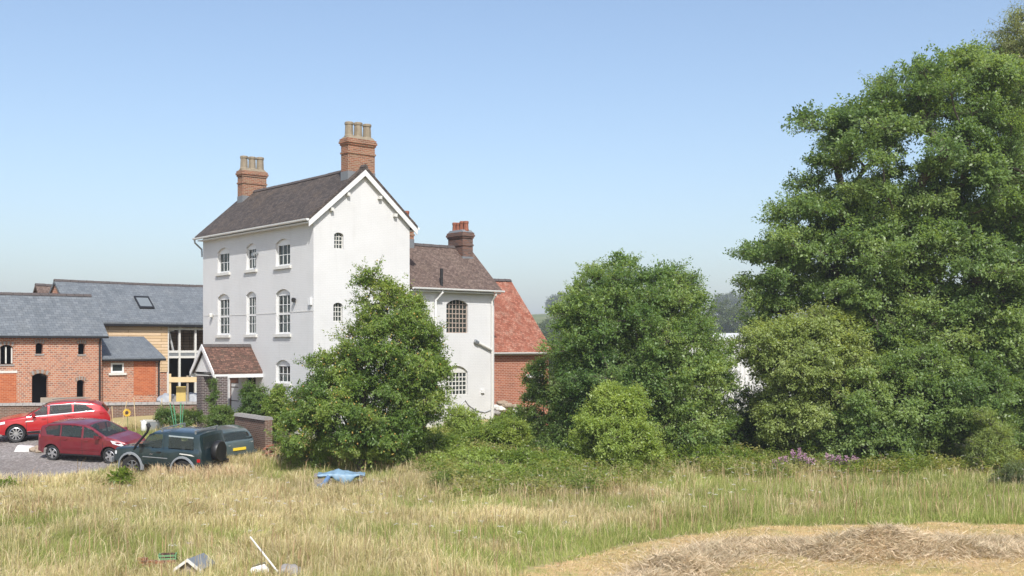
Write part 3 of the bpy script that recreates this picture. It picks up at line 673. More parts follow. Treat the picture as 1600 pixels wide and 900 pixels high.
# ---------------------------------------------------------------- yard walls, fence, bits by the barns
def wall_run(name, label, pts, top, h, thick, m, cop='coping', capw=.06):
    o = empty(name, (*pts[0][:2], 0), 0, label, 'wall'); bx, by = pts[0][:2]
    a = MB(); c = MB()
    for (x0, y0), (x1, y1) in zip(pts[:-1], pts[1:]):
        d = Vector((x1-x0, y1-y0, 0)).normalized(); n = Vector((-d.y, d.x, 0))*thick/2
        q = [Vector((x0-bx, y0-by, 0)), Vector((x1-bx, y1-by, 0))]
        a.hexa([q[0]-n+Vector((0, 0, top-h)), q[1]-n+Vector((0, 0, top-h)), q[1]+n+Vector((0, 0, top-h)), q[0]+n+Vector((0, 0, top-h)), q[0]-n+Vector((0, 0, top)), q[1]-n+Vector((0, 0, top)), q[1]+n+Vector((0, 0, top)), q[0]+n+Vector((0, 0, top))])
        nn = n*(1+2*capw/thick); L_ = (q[1]-q[0]).length; k = max(1, int(L_/.3))
        for i in range(k):
            p0 = q[0]+d*(L_*i/k); p1 = q[0]+d*(L_*(i+1)/k-.012); z0 = top+.003; z1 = top+.13+rnd.uniform(-.008, .008)
            c.hexa([p0-nn+Vector((0, 0, z0)), p1-nn+Vector((0, 0, z0)), p1+nn+Vector((0, 0, z0)), p0+nn+Vector((0, 0, z0)), p0-nn*.7+Vector((0, 0, z1)), p1-nn*.7+Vector((0, 0, z1)), p1+nn*.7+Vector((0, 0, z1)), p0+nn*.7+Vector((0, 0, z1))])
    a.build('brickwork', M[m], o); c.build('coping', M[cop], o); return o
yw0 = PX(150, 640, 52.5); yw1 = PX(312, 655, 53.5)
wall_run('yard_wall', 'low dark brick retaining wall with grey coping below the brick barn', [(yw0.x-14, yw0.y-1.2), (yw0.x, yw0.y), (yw1.x, yw1.y)], 2.12, 1.9, .3, 'gardenbrick')
ga = PX(372, 660, 46.2); gb = PX(420, 670, 43.4)
wall_run('garden_wall', 'rounded top brick garden wall behind the grey green car beside fruit tree', [(ga.x, ga.y), (gb.x, gb.y)], 2.02, 2.2, .3, 'gardenbrick')
# ---------------------------------------------------------------- cars
def car(name, label, cat, wheel_px, wheel_d, yaw, which, sp):
    """local: +x front, +y left, z up, origin on the ground under the middle of the wheelbase"""
    wr = sp['wr']; fx, rx = sp['axles']; hw = sp['w']/2; wz = wr
    c, s = math.cos(yaw), math.sin(yaw)
    wp = PX(*wheel_px, wheel_d)
    lx, ly = (fx if which[0] == 'f' else rx), (hw-.12 if which[1] == 'l' else -hw+.12)
    ox, oy = wp.x-(c*lx-s*ly), wp.y-(s*lx+c*ly)
    g = lambda a, b: gz(ox+c*a-s*b, oy+s*a+c*b)
    gf, gr, gl, gr_ = g(fx, 0), g(rx, 0), g(0, .75), g(0, -.75)
    o = empty(name, (ox, oy, (gf*-rx+gr*fx)/(fx-rx)), yaw, label, cat)
    o.rotation_euler = (math.atan2(gl-gr_, 1.5), -math.atan2(gf-gr, fx-rx), yaw)
    top = sp['top']; tx = [p[0] for p in top]; tz = [p[1] for p in top]
    order = np.argsort(tx); TX = np.array(tx)[order]; TZ = np.array(tz)[order]
    x0, x1 = TX[0], TX[-1]
    ztop = lambda x: float(np.interp(x, TX, TZ))
    bx, bz = zip(*sp['belt']); belt = lambda x: float(np.interp(x, bx[::-1] if bx[0] > bx[-1] else bx, bz[::-1] if bx[0] > bx[-1] else bz))
    def plan(x):
        a = (x1-x)/sp.get('nose', .8); b = (x-x0)/sp.get('tail', .7)
        k = 1.0
        if a < 1: k *= 1-sp.get('nk', .22)*(1-a)**2.2
        if b < 1: k *= 1-sp.get('tk', .14)*(1-b)**2.2
        return hw*k
    AR = wr+sp.get('gap', .075)
    def zbot(x):
        z = sp['sill']
        if x > x1-.5: z += (x-x1+.5)*.18
        if x < x0+.5: z += (x0+.5-x)*.25
        for ax in (fx, rx):
            q = AR*AR-(x-ax)**2
            if q > 0: z = max(z, wz+math.sqrt(q)*1.0)
        return z
    tum = sp.get('tumble', .28)
    def levels(x):
        zt = ztop(x); zb = zbot(x); zl = min(belt(x), zt-.05); zb = min(zb, zl-.02); P = plan(x)
        out = []
        for f in (0, .18, .45, .75, 1):
            z = zb+(zl-zb)*f; zr = (z-sp['sill'])/(max(zl-sp['sill'], .1))
            out.append((z, P*(.955+.045*math.sin(math.pi*min(1, max(0, zr*.8+.12))))))
        wl = out[-1][1]; gh = max(0, zt-zl); hood = gh < .16
        for f in (.03, .14, .28, .42, .56, .7, .82, .92, 1.0):
            z = zl+gh*f
            if hood: wdt = wl*(1-.10*f**2)
            else:
                wdt = wl-.012-tum*gh*f
                if f > .9: wdt -= (.03 if f < .95 else .10)
            if not hood and f == 1.0: z = zt-.03
            out.append((z, wdt))
        return out
    def roofz(x, f): return ztop(x)-(.035 if ztop(x)-belt(x) > .16 else .025)*f*f
    def sidew(x, z):
        l = levels(x); return float(np.interp(z, [a for a, b in l], [b for a, b in l]))
    xs = set(np.linspace(x0, x1, 46).tolist())
    for ax in (fx, rx):
        for k in range(-10, 11): xs.add(ax+AR*math.sin(k/10*math.pi/2))
        xs |= {ax-AR-.004, ax+AR+.004}
    xs |= set(TX.tolist()); xs = sorted(x for x in xs if x0 <= x <= x1)
    mb = MB(); secs = []
    for x in xs:
        l = levels(x); wl = l[-1][1]
        half = [(w_, z) for z, w_ in l]+[(wl*.66, roofz(x, .66)), (wl*.33, roofz(x, .33))]
        secs.append([(x, w_, z) for w_, z in half]+[(x, 0, roofz(x, 0))]+[(x, -w_, z) for w_, z in half[::-1]])
    n = len(secs[0]); mb.v = [p for s_ in secs for p in s_]
    def glazed(a, b, j):
        xm = (a+b)/2; zz = [secs_[j][2], secs_[j+1][2], secn[j][2], secn[j+1][2]]; zm = sum(zz)/4; ym = (secs_[j][1]+secs_[j+1][1])/2
        lim = len(levels(a))-1
        if j < lim or n-2-j < lim: return any(bool(inpoly(pl, np.array([xm]), np.array([zm]))[0]) for pl in sp['windows'])
        for rg in (sp['windscreen'], sp.get('rearscreen')):
            if rg and min(rg)+.03 < xm < max(rg)-.03 and abs(ym) < levels(xm)[-1][1]*.86: return True
        return False
    for i in range(len(secs)-1):
        secs_, secn = secs[i], secs[i+1]
        for j in range(n-1):
            if glazed(xs[i], xs[i+1], j): continue
            mb.f.append([i*n+j, i*n+j+1, (i+1)*n+j+1, (i+1)*n+j]); mb.m.append(0)
    for i in (0, len(secs)-1): mb.f.append([i*n+j for j in range(n)]); mb.m.append(0)
    body = mb.build('body', M[sp['paint']], o, True, 32, uv=False)
    u = MB(); u.box(x0+.35, x1-.35, -hw+.22, hw-.22, sp['sill']-.03, belt(0)-.12); u.build('underbody', M['black'], o)
    for sx_ in (.12, -.8):
        for sy_ in (-.36, .36):
            q = MB(); zb_ = belt(0)-.25; q.hexa([(sx_-.12, sy_-.24, zb_), (sx_+.02, sy_-.24, zb_), (sx_+.02, sy_+.24, zb_), (sx_-.12, sy_+.24, zb_), (sx_-.24, sy_-.2, zb_+.36), (sx_-.14, sy_-.2, zb_+.36), (sx_-.14, sy_+.2, zb_+.36), (sx_-.24, sy_+.2, zb_+.36)]); q.box(sx_-.27, sx_-.18, sy_-.12, sy_+.12, zb_+.37, zb_+.54); q.build('seat', M['seatcloth'], o, uv=False)
    # glazing
    def side_patch(poly, y, off=.012, mname='carglass', nm='side_window', th=None):
        pts = []
        for i in range(len(poly)):
            a, b = poly[i], poly[(i+1) % len(poly)]; k = max(1, int(math.dist(a, b)/.12))
            pts += [(a[0]+(b[0]-a[0])*q/k, a[1]+(b[1]-a[1])*q/k) for q in range(k)]
        tri = tessellate_polygon([[Vector((p[0], p[1], 0)) for p in pts]])
        m_ = MB(); m_.add([(p[0], y*(sidew(*p)+off), p[1]) for p in pts], tri); return m_.build(nm, M[mname], o, True, uv=False)
    for poly in sp['windows']:
        for y in (1, -1): side_patch(poly, y)
    for poly, mm, nm in sp.get('trims', []):
        for y in (1, -1): side_patch(poly, y, .018, mm, nm)
    def top_patch(xa, xb, fr, nm, mname='carglass', off=.014):
        m_ = MB(); k = 8; vs = []
        for i in range(k+1):
            x = xa+(xb-xa)*i/k; wl = levels(x)[-1][1]
            for f in np.linspace(-fr, fr, 7): vs.append((x, wl*f, roofz(x, f)+off))
        m_.add(vs, [(i*7+j, i*7+j+1, (i+1)*7+j+1, (i+1)*7+j) for i in range(k) for j in range(6)]); return m_.build(nm, M[mname], o, True, uv=False)
    top_patch(*sp['windscreen'], .97, 'windscreen')
    if 'rearscreen' in sp: top_patch(*sp['rearscreen'], .88, 'rear_window')
    # door shut lines and handles
    for x, za, zb in sp['shuts']:
        for y in (1, -1): side_patch([(x-.008, za), (x+.008, za), (x+.008, zb), (x-.008, zb)], y, .004, 'black', 'door_seam')
    for x, z in sp['handles']:
        for y in (1, -1):
            w_ = sidew(x, z); hm = MB(); hm.box(x-.09, x+.09, y*w_-.02, y*w_+.02 if y > 0 else y*w_+.02, z-.017, z+.017); hm.box(x-.09, x+.09, y*w_-.035, y*w_+.035, z-.012, z+.012); hm.build('door_handle', M[sp.get('handlem', sp['paint'])], o)
    mx, mz = sp['mirror']
    for y in (1, -1):
        w_ = sidew(mx, mz); m_ = MB(); m_.hexa([(mx-.08, y*(w_-.01), mz), (mx+.02, y*(w_-.01), mz), (mx+.05, y*(w_+.2), mz), (mx-.1, y*(w_+.2), mz), (mx-.07, y*(w_-.01), mz+.08), (mx+.0, y*(w_-.01), mz+.08), (mx+.0, y*(w_+.22), mz+.15), (mx-.1, y*(w_+.22), mz+.15)]); m_.build('door_mirror', M[sp.get('mirm', sp['paint'])], o)
    # lamps as patches wrapping the corners
    for poly, mm, nm in sp['lamps']:
        for y in (1, -1): side_patch(poly, y, .012, mm, nm)
    for (xe, ya, yb, za, zb, mm, nm) in sp.get('ends', []):
        e = MB(); e.box(xe-.03, xe+.03, ya, yb, za, zb); e.build(nm, M[mm], o)
    # wheels
    for ax in (fx, rx):
        for y in (1, -1):
            wm = MB(); wd = sp.get('tw', .22); yc = y*(hw-.02-wd/2)
            r = wr; ri = wr*sp.get('rim', .68)
            prof = [(ri, -wd/2+.02), (r-.03, -wd/2), (r, -wd/2+.04), (r, wd/2-.04), (r-.03, wd/2), (ri, wd/2-.02)]
            wm.lathe(prof, (0, 0, 0), 28, 'y')
            steer = sp.get('steer', 0) if ax == fx else 0
            wo = wm.build('wheel', M['rubber'], o, True, 40, uv=False); wo.location = (ax, yc, wz); wo.rotation_euler = (0, rnd.uniform(0, 1), steer)
            rm = MB(); yo = y*(wd/2-.03)
            rm.lathe([(ri, yo), (ri*.92, yo+y*.012), (ri*.88, yo-y*.03), (ri*.86, yo-y*.09)], k=28, axis='y')
            ns = sp['spokes']; sw = sp.get('spokew', .055)
            for q in range(ns):
                a = 2*math.pi*q/ns
                rm.bar((math.cos(a)*.04, yo, math.sin(a)*.04), (math.cos(a)*ri*.92, yo-y*.005, math.sin(a)*ri*.92), sw, .03, up=(0, 1, 0))
            rm.lathe([(0.001, yo+y*.02), (.06, yo+y*.018), (.07, yo-y*.03)], k=12, axis='y')
            rm.build('rim', M[sp.get('rimm', 'alloy')], wo, True, 35, uv=False)
            bd = MB(); bd.lathe([(0.001, yo-y*.1), (ri*.86, yo-y*.1)], k=20, axis='y'); bd.build('brake_disc', M['black'], wo, uv=False)
    return o, sidew, levels
suv = dict(w=1.92, wr=.37, axles=(1.43, -1.44), sill=.33, paint='brightred', nose=1.1, nk=.28, tail=.8, tk=.2, tumble=.33, tw=.25, rim=.74, spokes=10, spokew=.04,
    top=[(2.36, .62), (2.33, .80), (2.2, .93), (1.7, 1.02), (1.05, 1.10), (.35, 1.50), (.0, 1.615), (-.5, 1.655), (-1.2, 1.63), (-1.75, 1.54), (-2.0, 1.42), (-2.25, 1.12), (-2.36, .9), (-2.37, .6)],
    belt=[(2.4, .78), (1.2, .98), (0, 1.04), (-1.2, 1.12), (-2.0, 1.16), (-2.4, 1.0)],
    windows=[[(.95, 1.08), (.2, 1.10), (.14, 1.47), (.36, 1.45)], [(.10, 1.10), (-.85, 1.16), (-.82, 1.53), (.06, 1.5)], [(-.93, 1.165), (-1.72, 1.22), (-1.35, 1.46), (-.9, 1.52)]],
    trims=[([(1.0, 1.05), (-1.75, 1.19), (-1.75, 1.215), (1.0, 1.075)], 'chrome', 'window_trim'), ([(.38, 1.47), (0, 1.535), (-.9, 1.56), (-1.42, 1.49), (-1.42, 1.47), (-.9, 1.535), (0, 1.51), (.38, 1.45)], 'chrome', 'window_trim'),
           ([(.98, .36), (-.98, .36), (-.98, .43), (.98, .43)], 'black', 'sill_cladding'), ([(.98, .44), (-.98, .47), (-.98, .5), (.98, .465)], 'chrome', 'sill_trim'), ([(1.05, .86), (.72, .87), (.72, .91), (1.0, .91)], 'chrome', 'wing_vent')],
    windscreen=(1.02, .2), rearscreen=(-2.02, -2.24), shuts=[(1.0, .5, 1.05), (.15, .5, 1.1), (-.9, .75, 1.14)], handles=[(.3, .96), (-.72, 1.02)], mirror=(.72, 1.08),
    lamps=[([(2.27, .74), (1.85, .82), (1.85, .92), (2.2, .86)], 'lamp', 'headlight'), ([(-2.3, .98), (-1.95, 1.03), (-1.95, 1.09), (-2.28, 1.05)], 'redlamp', 'tail_lamp')],
    ends=[(2.35, -.45, .45, .5, .78, 'black', 'grille'), (2.34, -.75, .75, .34, .46, 'black', 'lower_grille')])
o, sw_, lv_ = car('red_suv', 'bright red sports utility car in front of the brick barn', 'car', (26, 688), 46.6, math.pi+R(17), 'fl', suv)
for y in (1, -1):
    m_ = MB(); m_.tube([(.1, y*.58, 1.64), (-.5, y*.6, 1.675), (-1.5, y*.58, 1.63)], .018, 6); m_.build('roof_rail', M['black'], o)
mpv = dict(w=1.69, wr=.31, axles=(1.28, -1.32), sill=.27, paint='darkred', nose=.9, nk=.3, tail=.6, tk=.16, tumble=.24, tw=.19, rim=.7, spokes=5, spokew=.075,
    top=[(2.04, .55), (2.02, .72), (1.88, .84), (1.5, .97), (1.15, 1.04), (.45, 1.40), (.15, 1.50), (-.4, 1.545), (-1.0, 1.53), (-1.6, 1.46), (-1.84, 1.38), (-1.98, .98), (-2.05, .8), (-2.05, .5)],
    belt=[(2.1, .72), (1.0, .93), (0, .96), (-1.0, .99), (-2.1, .98)],
    windows=[[(1.0, .99), (.14, 1.0), (.14, 1.40), (.42, 1.33)], [(.04, 1.0), (-.85, 1.02), (-.85, 1.43), (.04, 1.41)], [(-.93, 1.02), (-1.52, 1.05), (-1.62, 1.28), (-1.5, 1.37), (-.93, 1.43)]],
    trims=[([(.9, .27), (-.92, .27), (-.92, .33), (.9, .33)], 'black', 'sill_cladding'), ([(.85, .5), (-.85, .5), (-.85, .54), (.85, .54)], 'darkred', 'side_moulding')],
    windscreen=(1.12, .28), rearscreen=(-1.86, -1.97), shuts=[(1.02, .4, .95), (.09, .35, .98), (-.89, .6, 1.0)], handles=[(.28, .87), (-.68, .89)], mirror=(.86, .98),
    lamps=[([(1.93, .66), (1.45, .8), (1.35, .92), (1.72, .86)], 'lamp', 'headlight'), ([(-2.0, .85), (-1.84, .86), (-1.83, 1.3), (-1.88, 1.3)], 'redlamp', 'tail_lamp')],
    ends=[(2.03, -.4, .4, .58, .7, 'black', 'grille'), (2.03, -.6, .6, .3, .46, 'black', 'lower_grille')])
o, _, _ = car('red_hatchback', 'dark cherry red compact car parked on gravel behind the dark off-roader', 'car', (84, 721), 43.0, -R(15), 'rr', mpv)
m_ = MB(); m_.tube([(-1.3, .2, 1.5), (-1.5, .2, 1.68)], .008, 5); m_.build('aerial', M['black'], o)
off = dict(w=1.76, wr=.37, axles=(1.08, -1.12), sill=.47, paint='bluegreen', nose=.4, nk=.1, tail=.2, tk=.05, tumble=.16, tw=.25, rim=.58, spokes=6, spokew=.06, gap=.1, rimm='oldrim',
    top=[(1.86, .62), (1.85, .92), (1.76, 1.01), (1.2, 1.07), (.74, 1.11), (.36, 1.62), (.2, 1.70), (-.3, 1.73), (-.42, 1.73), (-.5, 1.77), (-1.5, 1.78), (-1.74, 1.72), (-1.86, 1.1), (-1.88, .55)],
    belt=[(1.9, .92), (.8, 1.06), (0, 1.10), (-1.9, 1.12)],
    windows=[[(.66, 1.14), (-.22, 1.14), (-.22, 1.60), (.33, 1.58)], [(-.5, 1.16), (-1.55, 1.17), (-1.5, 1.55), (-.5, 1.56)]],
    trims=[([(-.48, 1.56), (-1.52, 1.55), (-1.52, 1.60), (-.48, 1.61)], 'chrome', 'window_trim'), ([(.62, .5), (-.62, .5), (-.62, .62), (.62, .62)], 'bluegreen', 'sill_cladding'),
           ([(.55, .76), (-.5, .76), (-.5, .79), (.55, .79)], 'greyplastic', 'side_moulding'), ([(-1.0, 1.0), (-1.5, .98), (-1.62, .92), (-1.3, .95), (-1.0, .965)], 'oldtrim', 'body_scratch')],
    windscreen=(.70, .38), shuts=[(.68, .62, 1.12), (-.3, .6, 1.62)], handles=[(-.12, .98)], mirror=(.58, 1.12), mirm='black', handlem='black', steer=.38,
    lamps=[([(1.78, .78), (1.68, .78), (1.68, .9), (1.78, .9)], 'lamp', 'headlight'), ([(-1.84, .72), (-1.72, .72), (-1.72, .84), (-1.84, .84)], 'redlamp', 'tail_lamp')],
    ends=[(1.87, -.5, .5, .68, .88, 'black', 'grille'), (1.93, -.85, .85, .46, .62, 'greyplastic', 'front_bumper'), (-1.93, -.85, .85, .46, .6, 'black', 'rear_bumper')])
o, sw_, lv_ = car('off_roader', 'dark blue green off-road vehicle with spare wheel and snorkel in long grass', 'car', (207, 747), 40.0, math.pi-R(17), 'fl', off)
for ax in (1.08, -1.12):
    for y in (1, -1):
        m_ = MB(); R0, R1 = .455, .55; pr_ = []
        for k in range(13):
            a = math.pi*(-.06+1.12*k/12); ca, sa = math.cos(a), math.sin(a)
            yb = .86
            pr_ += [(ax+R0*ca, y*(yb-.03), .37+R0*sa), (ax+R1*ca, y*(yb-.03), .37+R1*sa), (ax+R0*ca, y*(yb+.055), .37+R0*sa), (ax+(R1-.03)*ca, y*(yb+.045), .37+(R1-.03)*sa)]
        fs = []
        for k in range(12):
            a = 4*k
            for p_, q_ in ((0, 1), (1, 3), (3, 2), (2, 0)): fs.append((a+p_, a+q_, a+4+q_, a+4+p_))
        m_.add(pr_, fs); m_.build('wheel_arch_flare', M['greyplastic'], o, True, 40, uv=False)
m_ = MB(); m_.lathe([(.16, -.11), (.35, -.12), (.38, -.07), (.38, .07), (.35, .12), (.16, .11), (0.001, .1)], k=24, axis='y')
so = m_.build('spare_wheel', M['black'], o, True, 40, uv=False); so.location = (-2.02, -.05, 1.02); so.rotation_euler = (0, 0, R(90))
m_ = MB(); m_.add([(-1.768, .6, 1.6), (-1.768, -.6, 1.6), (-1.865, -.68, 1.16), (-1.865, .68, 1.16)], [(0, 1, 2, 3)]); m_.build('rear_window', M['carglass'], o)
m_ = MB(); m_.tube([(.95, .83, .98), (.86, .86, 1.14), (.42, .80, 1.66), (.34, .79, 1.86)], .045, 8); m_.tube([(.34, .79, 1.84), (.40, .79, 1.98)], [.08, .075], 10); m_.build('snorkel', M['black'], o)
for x in (-.15, -1.55):
    m_ = MB(); m_.bar((x, -.74, 1.82), (x, .74, 1.82), .05, .035); m_.box(x-.03, x+.03, -.72, -.66, 1.7, 1.81); m_.box(x-.03, x+.03, .66, .72, 1.7, 1.81); m_.build('roof_bar', M['greyteal'], o)
hat = dict(w=1.66, wr=.29, axles=(1.2, -1.2), sill=.25, paint='palegreen', nose=.9, nk=.3, tail=.6, tk=.2, tumble=.28, spokes=7,
    top=[(1.85, .5), (1.8, .7), (1.4, .86), (.95, .94), (.2, 1.36), (-.2, 1.42), (-1.0, 1.40), (-1.3, 1.33), (-1.78, .96), (-1.86, .78), (-1.88, .45)],
    belt=[(1.9, .7), (.9, .88), (-1.9, .92)],
    windows=[[(.8, .93), (-.2, .94), (-.2, 1.32), (.2, 1.26)], [(-.28, .94), (-1.3, .97), (-1.1, 1.28), (-.28, 1.33)]],
    windscreen=(.92, .25), rearscreen=(-1.33, -1.74), shuts=[(.85, .35, .9), (-.24, .35, .92)], handles=[(-.1, .8)], mirror=(.7, .92),
    lamps=[([(1.75, .62), (1.4, .68), (1.4, .78), (1.65, .76)], 'lamp', 'headlight'), ([(-1.84, .72), (-1.6, .74), (-1.55, .92), (-1.8, .9)], 'redlamp', 'tail_lamp')],
    ends=[(-1.88, -.3, .25, .56, .68, 'plate', 'number_plate'), (-1.86, -.78, .78, .36, .5, 'palegreen', 'rear_bumper')])
hb, _, _ = car('grey_green_hatchback', 'grey green hatchback half hidden behind the dark off-roader', 'car', (339, 724), 42.6, math.pi-R(52), 'rl', hat); hb.scale = (.9, .96, .86)

# ---------------------------------------------------------------- small things in the yard and the grass
def at(px, py, d, dz=0): v = PX(px, py, d); return Vector((v.x, v.y, gz(v.x, v.y)+dz))
# tarp-draped trestle in the grass
p = at(531, 764, 37.2, -.2)
tb = empty('garden_bench', p, R(8), 'weathered wooden trestle standing in the tall grass under a blue tarp', 'trestle')
for (x, y) in ((-.68, -.33), (-.68, .33), (.72, -.33), (.72, .33)):
    m_ = MB(); m_.box(x-.045, x+.045, y-.045, y+.045, -.05, .74); m_.build('leg', M['oldtimber'], tb)
m_ = MB(); m_.box(-.86, .86, -.42, .42, .743, .79); m_.build('top_board', M['oldtimber'], tb)
m_ = MB()
for k in range(7): m_.box(-.85+k*.085, -.77+k*.085, -.46, -.43, .05, .70)
m_.build('slat_panel', M['oldtimber'], tb)
def tarp(seed):
    r2 = random.Random(seed); nx, ny = 30, 16; vs = []
    for i in range(nx+1):
        for j in range(ny+1):
            u = i/nx*2-1; v = j/ny*2-1; x, y = .06+u*.80, v*.62
            z = .81+.16*max(0, 1-abs(u+.12)*1.5)*max(0, 1-abs(v)*1.1)+.03*abs(mnoise.noise(Vector((x*9, y*5, seed+4))))+.045*mnoise.noise(Vector((x*4, y*4, seed)))
            e = max(0, abs(y)-.44)
            if e > 0:
                hang = (.05+.34*max(0, 1-abs(u-.12)*1.9)+.02*math.sin(u*20)) if y < 0 else .2
                z -= e/.18*max(.04, hang); y = math.copysign(.45+.02*math.sin(x*14), y)
            vs.append((x, y+.015*mnoise.noise(Vector((x*6, z*6, 3))), z))
    return vs, [(i*(ny+1)+j, (i+1)*(ny+1)+j, (i+1)*(ny+1)+j+1, i*(ny+1)+j+1) for i in range(nx) for j in range(ny)]
m_ = MB(); m_.add(*tarp(2)); t_ = m_.build('blue_tarp', plain('faded_blue_tarpaulin', (.17, .27, .36), .5, var=.55, scale=4), None, True, uv=False); t_.location = p; t_.rotation_euler = (0, 0, R(8))
mo = t_.modifiers.new('thickness', 'SOLIDIFY'); mo.thickness = .006
tag(t_, 'faded pale blue tarp draped over the wooden trestle', 'tarp')
m_ = MB(); m_.tube([(-.06, 0, 0), (.02, .02, .16), (.12, .02, .2), (.3, .03, .5)], [.1, .12, .09, .06], 8)
rg = m_.build('blue_rag', plain('blue_cloth', (.08, .16, .30), .8, var=.3), None, True, uv=False); rg.location = at(500, 774, 36.5, .12); tag(rg, 'dark blue rag hanging at left end of the trestle', 'rag')
# things at the very bottom of the meadow
p = at(262, 880, 24.9)
cr = empty('plastic_crate', p+Vector((0, 0, .06)), R(12), 'green plastic crate holding dark pots, poking out of the foreground grass', 'crate')
m_ = MB()
for z in (0, .09, .18):
    m_.box(-.28, .28, -.2, -.17, z, z+.05); m_.box(-.28, .28, .17, .2, z, z+.05); m_.box(-.28, -.25, -.17, .17, z, z+.05); m_.box(.25, .28, -.17, .17, z, z+.05)
for x in (-.28, .25):
    for y in (-.2, .17): m_.box(x+.001, x+.029, y+.001, y+.029, -.02, .24)
m_.build('frame', plain('green_plastic', (.12, .26, .12), .5), cr)
m_ = MB(); m_.box(-.26, .26, -.18, .18, -.02, 0); m_.build('base', M['oldtimber'], cr); cr.scale = (.7, .7, .8)
for i in range(3):
    m_ = MB(); m_.lathe([(0.001, .01), (.055, .01), (.075, .2), (.08, .2), (.08, .23), (.065, .23), (.06, .15), (.001, .15)], k=12)
    q = m_.build('flower_pot', plain('brown_pot_plastic', (.09, .045, .035), .6)); q.scale = (.72, .72, .8); q.location = p+Vector((-.10+.10*i, .02*i, .075)); tag(q, 'dark brown plant pot standing in the green plastic crate', 'plant pot', 'plant pots in the crate')
for i in range(9):
    m_ = MB(); m_.box(-.11, .11, -.055, .055, 0, .07); q = m_.build('loose_brick', M['chimbrick']); k = i % 5
    q.location = p+Vector((-.5+.22*(i % 4)+.03*math.sin(i*5), -.26+.04*math.sin(i*3), .0+.074*(i//4))); q.rotation_euler = (0, 0, .3*math.sin(i*2.1)); tag(q, 'loose old brick stacked under the green crate in the grass', 'brick', 'loose bricks under the crate')
def kennel(px, py, d, rz, w_, h_, name, label, cat, wm, rm):
    p = at(px, py, d, -.1); e = empty(name, p, rz, label, cat)
    m_ = MB(); m_.prism([(-w_, 0), (w_, 0), (w_, h_), (0, h_+w_*.75), (-w_, h_)], -.3, .3, lambda u, v, q: (u, q, v)); m_.build('wall', M[wm], e)
    for s in (-1, 1):
        m_ = MB(); m_.prism([(s*(w_+.06), h_-.04), (0, h_+w_*.75+.004), (0, h_+w_*.75+.04), (s*(w_+.07), h_)], -.36, .36, lambda u, v, q: (u, q, v)); m_.build('roof_panel', M[rm], e)
        m_ = MB(); m_.prism([(s*(w_+.08), h_-.07), (0, h_+w_*.75-.02), (0, h_+w_*.75+.05), (s*(w_+.08), h_+.0)], -.39, -.362, lambda u, v, q: (u, q, v)); m_.build('bargeboard', M['oldtrim'], e)
kennel(306, 900, 23.9, R(-12), .24, .26, 'dog_kennel', 'small wooden hutch with pitched grey roof and pale edging in foreground grass', 'hutch', 'oldtimber', 'greyteal')
p = at(402, 900, 23.9, -.08)
bd = empty('leaning_board', p, R(14), 'tilted dirty white board leaning in the grass at the bottom of the photo', 'board')
m_ = MB(); m_.prism([(-.28, 0), (.26, 0), (.3, .22), (.18, .34), (-.12, .27)], -.012, .012, lambda u, v, q: (u, q+v*.25, v)); m_.build('sheet', M['trim'], bd)
m_ = MB(); m_.bar((-.13, .055, .27), (.19, .07, .345), .03, .03); m_.bar((.19, .07, .345), (.31, .04, .22), .03, .03); m_.build('edge_strip', M['chrome'], bd); bd.scale = (.85, .85, .85)
a = at(434, 905, 23.6, .1); b = PX(391, 839, 24.3)
m_ = MB(); m_.tube([a, b], [.022, .018], 8); q = m_.build('pale_pole', M['oldtrim']); tag(q, 'thin pale pole leaning over the grass beside the white board', 'pole')
def rock(name, label, cat, loc, r, m, sq=(1, 1, .7), seed=0, group=None):
    bm = bmesh.new(); bmesh.ops.create_icosphere(bm, subdivisions=3, radius=1)
    for v in bm.verts:
        k = 1+.28*mnoise.noise(v.co*1.6+Vector((seed, 0, 0)))+.1*mnoise.noise(v.co*4+Vector((0, seed, 0)))
        v.co = Vector((v.co.x*sq[0], v.co.y*sq[1], v.co.z*sq[2]))*k*r
    me = bpy.data.meshes.new(name); bm.to_mesh(me); bm.free(); me.materials.append(M[m]); me.set_sharp_from_angle(angle=R(40))
    o = bpy.data.objects.new(name, me); COL.objects.link(o); o.location = loc; return tag(o, label, cat, group)
rock('stone_lump', 'dark grey mossy stone lump at the bottom edge of the grass', 'stone', at(452, 903, 23.8, .02), .28, 'coping', (1, .8, .75), 5)
# broken white block by the wheel of the bright red car
p = at(38, 694, 44.6)
m_ = MB(); m_.prism([(-.36, 0), (.34, 0), (.4, .2), (-.22, .26)], -.2, .2, lambda u, v, q: (u, q, v)); q = m_.build('white_block', M['trim']); q.location = p; q.rotation_euler = (0, 0, .2); tag(q, 'broken white block lying on gravel between the two red cars', 'block')
for i, (px, d) in enumerate(((52, 44.5), (57, 44.8), (61, 44.3))):
    rock('rubble_stone', 'reddish rubble stone lying beside the broken white block', 'stone', at(px, 692, d, .08), .17, 'chimbrick', (1, .8, .7), i*3, 'rubble by the white block')
# board leaning on the barn
p = at(98, 622, 55.6); m_ = MB(); m_.box(-1.05, 1.05, -.03, .03, 0, .48); q = m_.build('long_board', M['oldtimber']); v = PX(98, 624, 55.6); q.location = (v.x, v.y, gz(v.x, v.y)+.15); q.rotation_euler = (R(-12), 0, TH*.5); tag(q, 'long pale board propped against the barn behind bright red car', 'board')
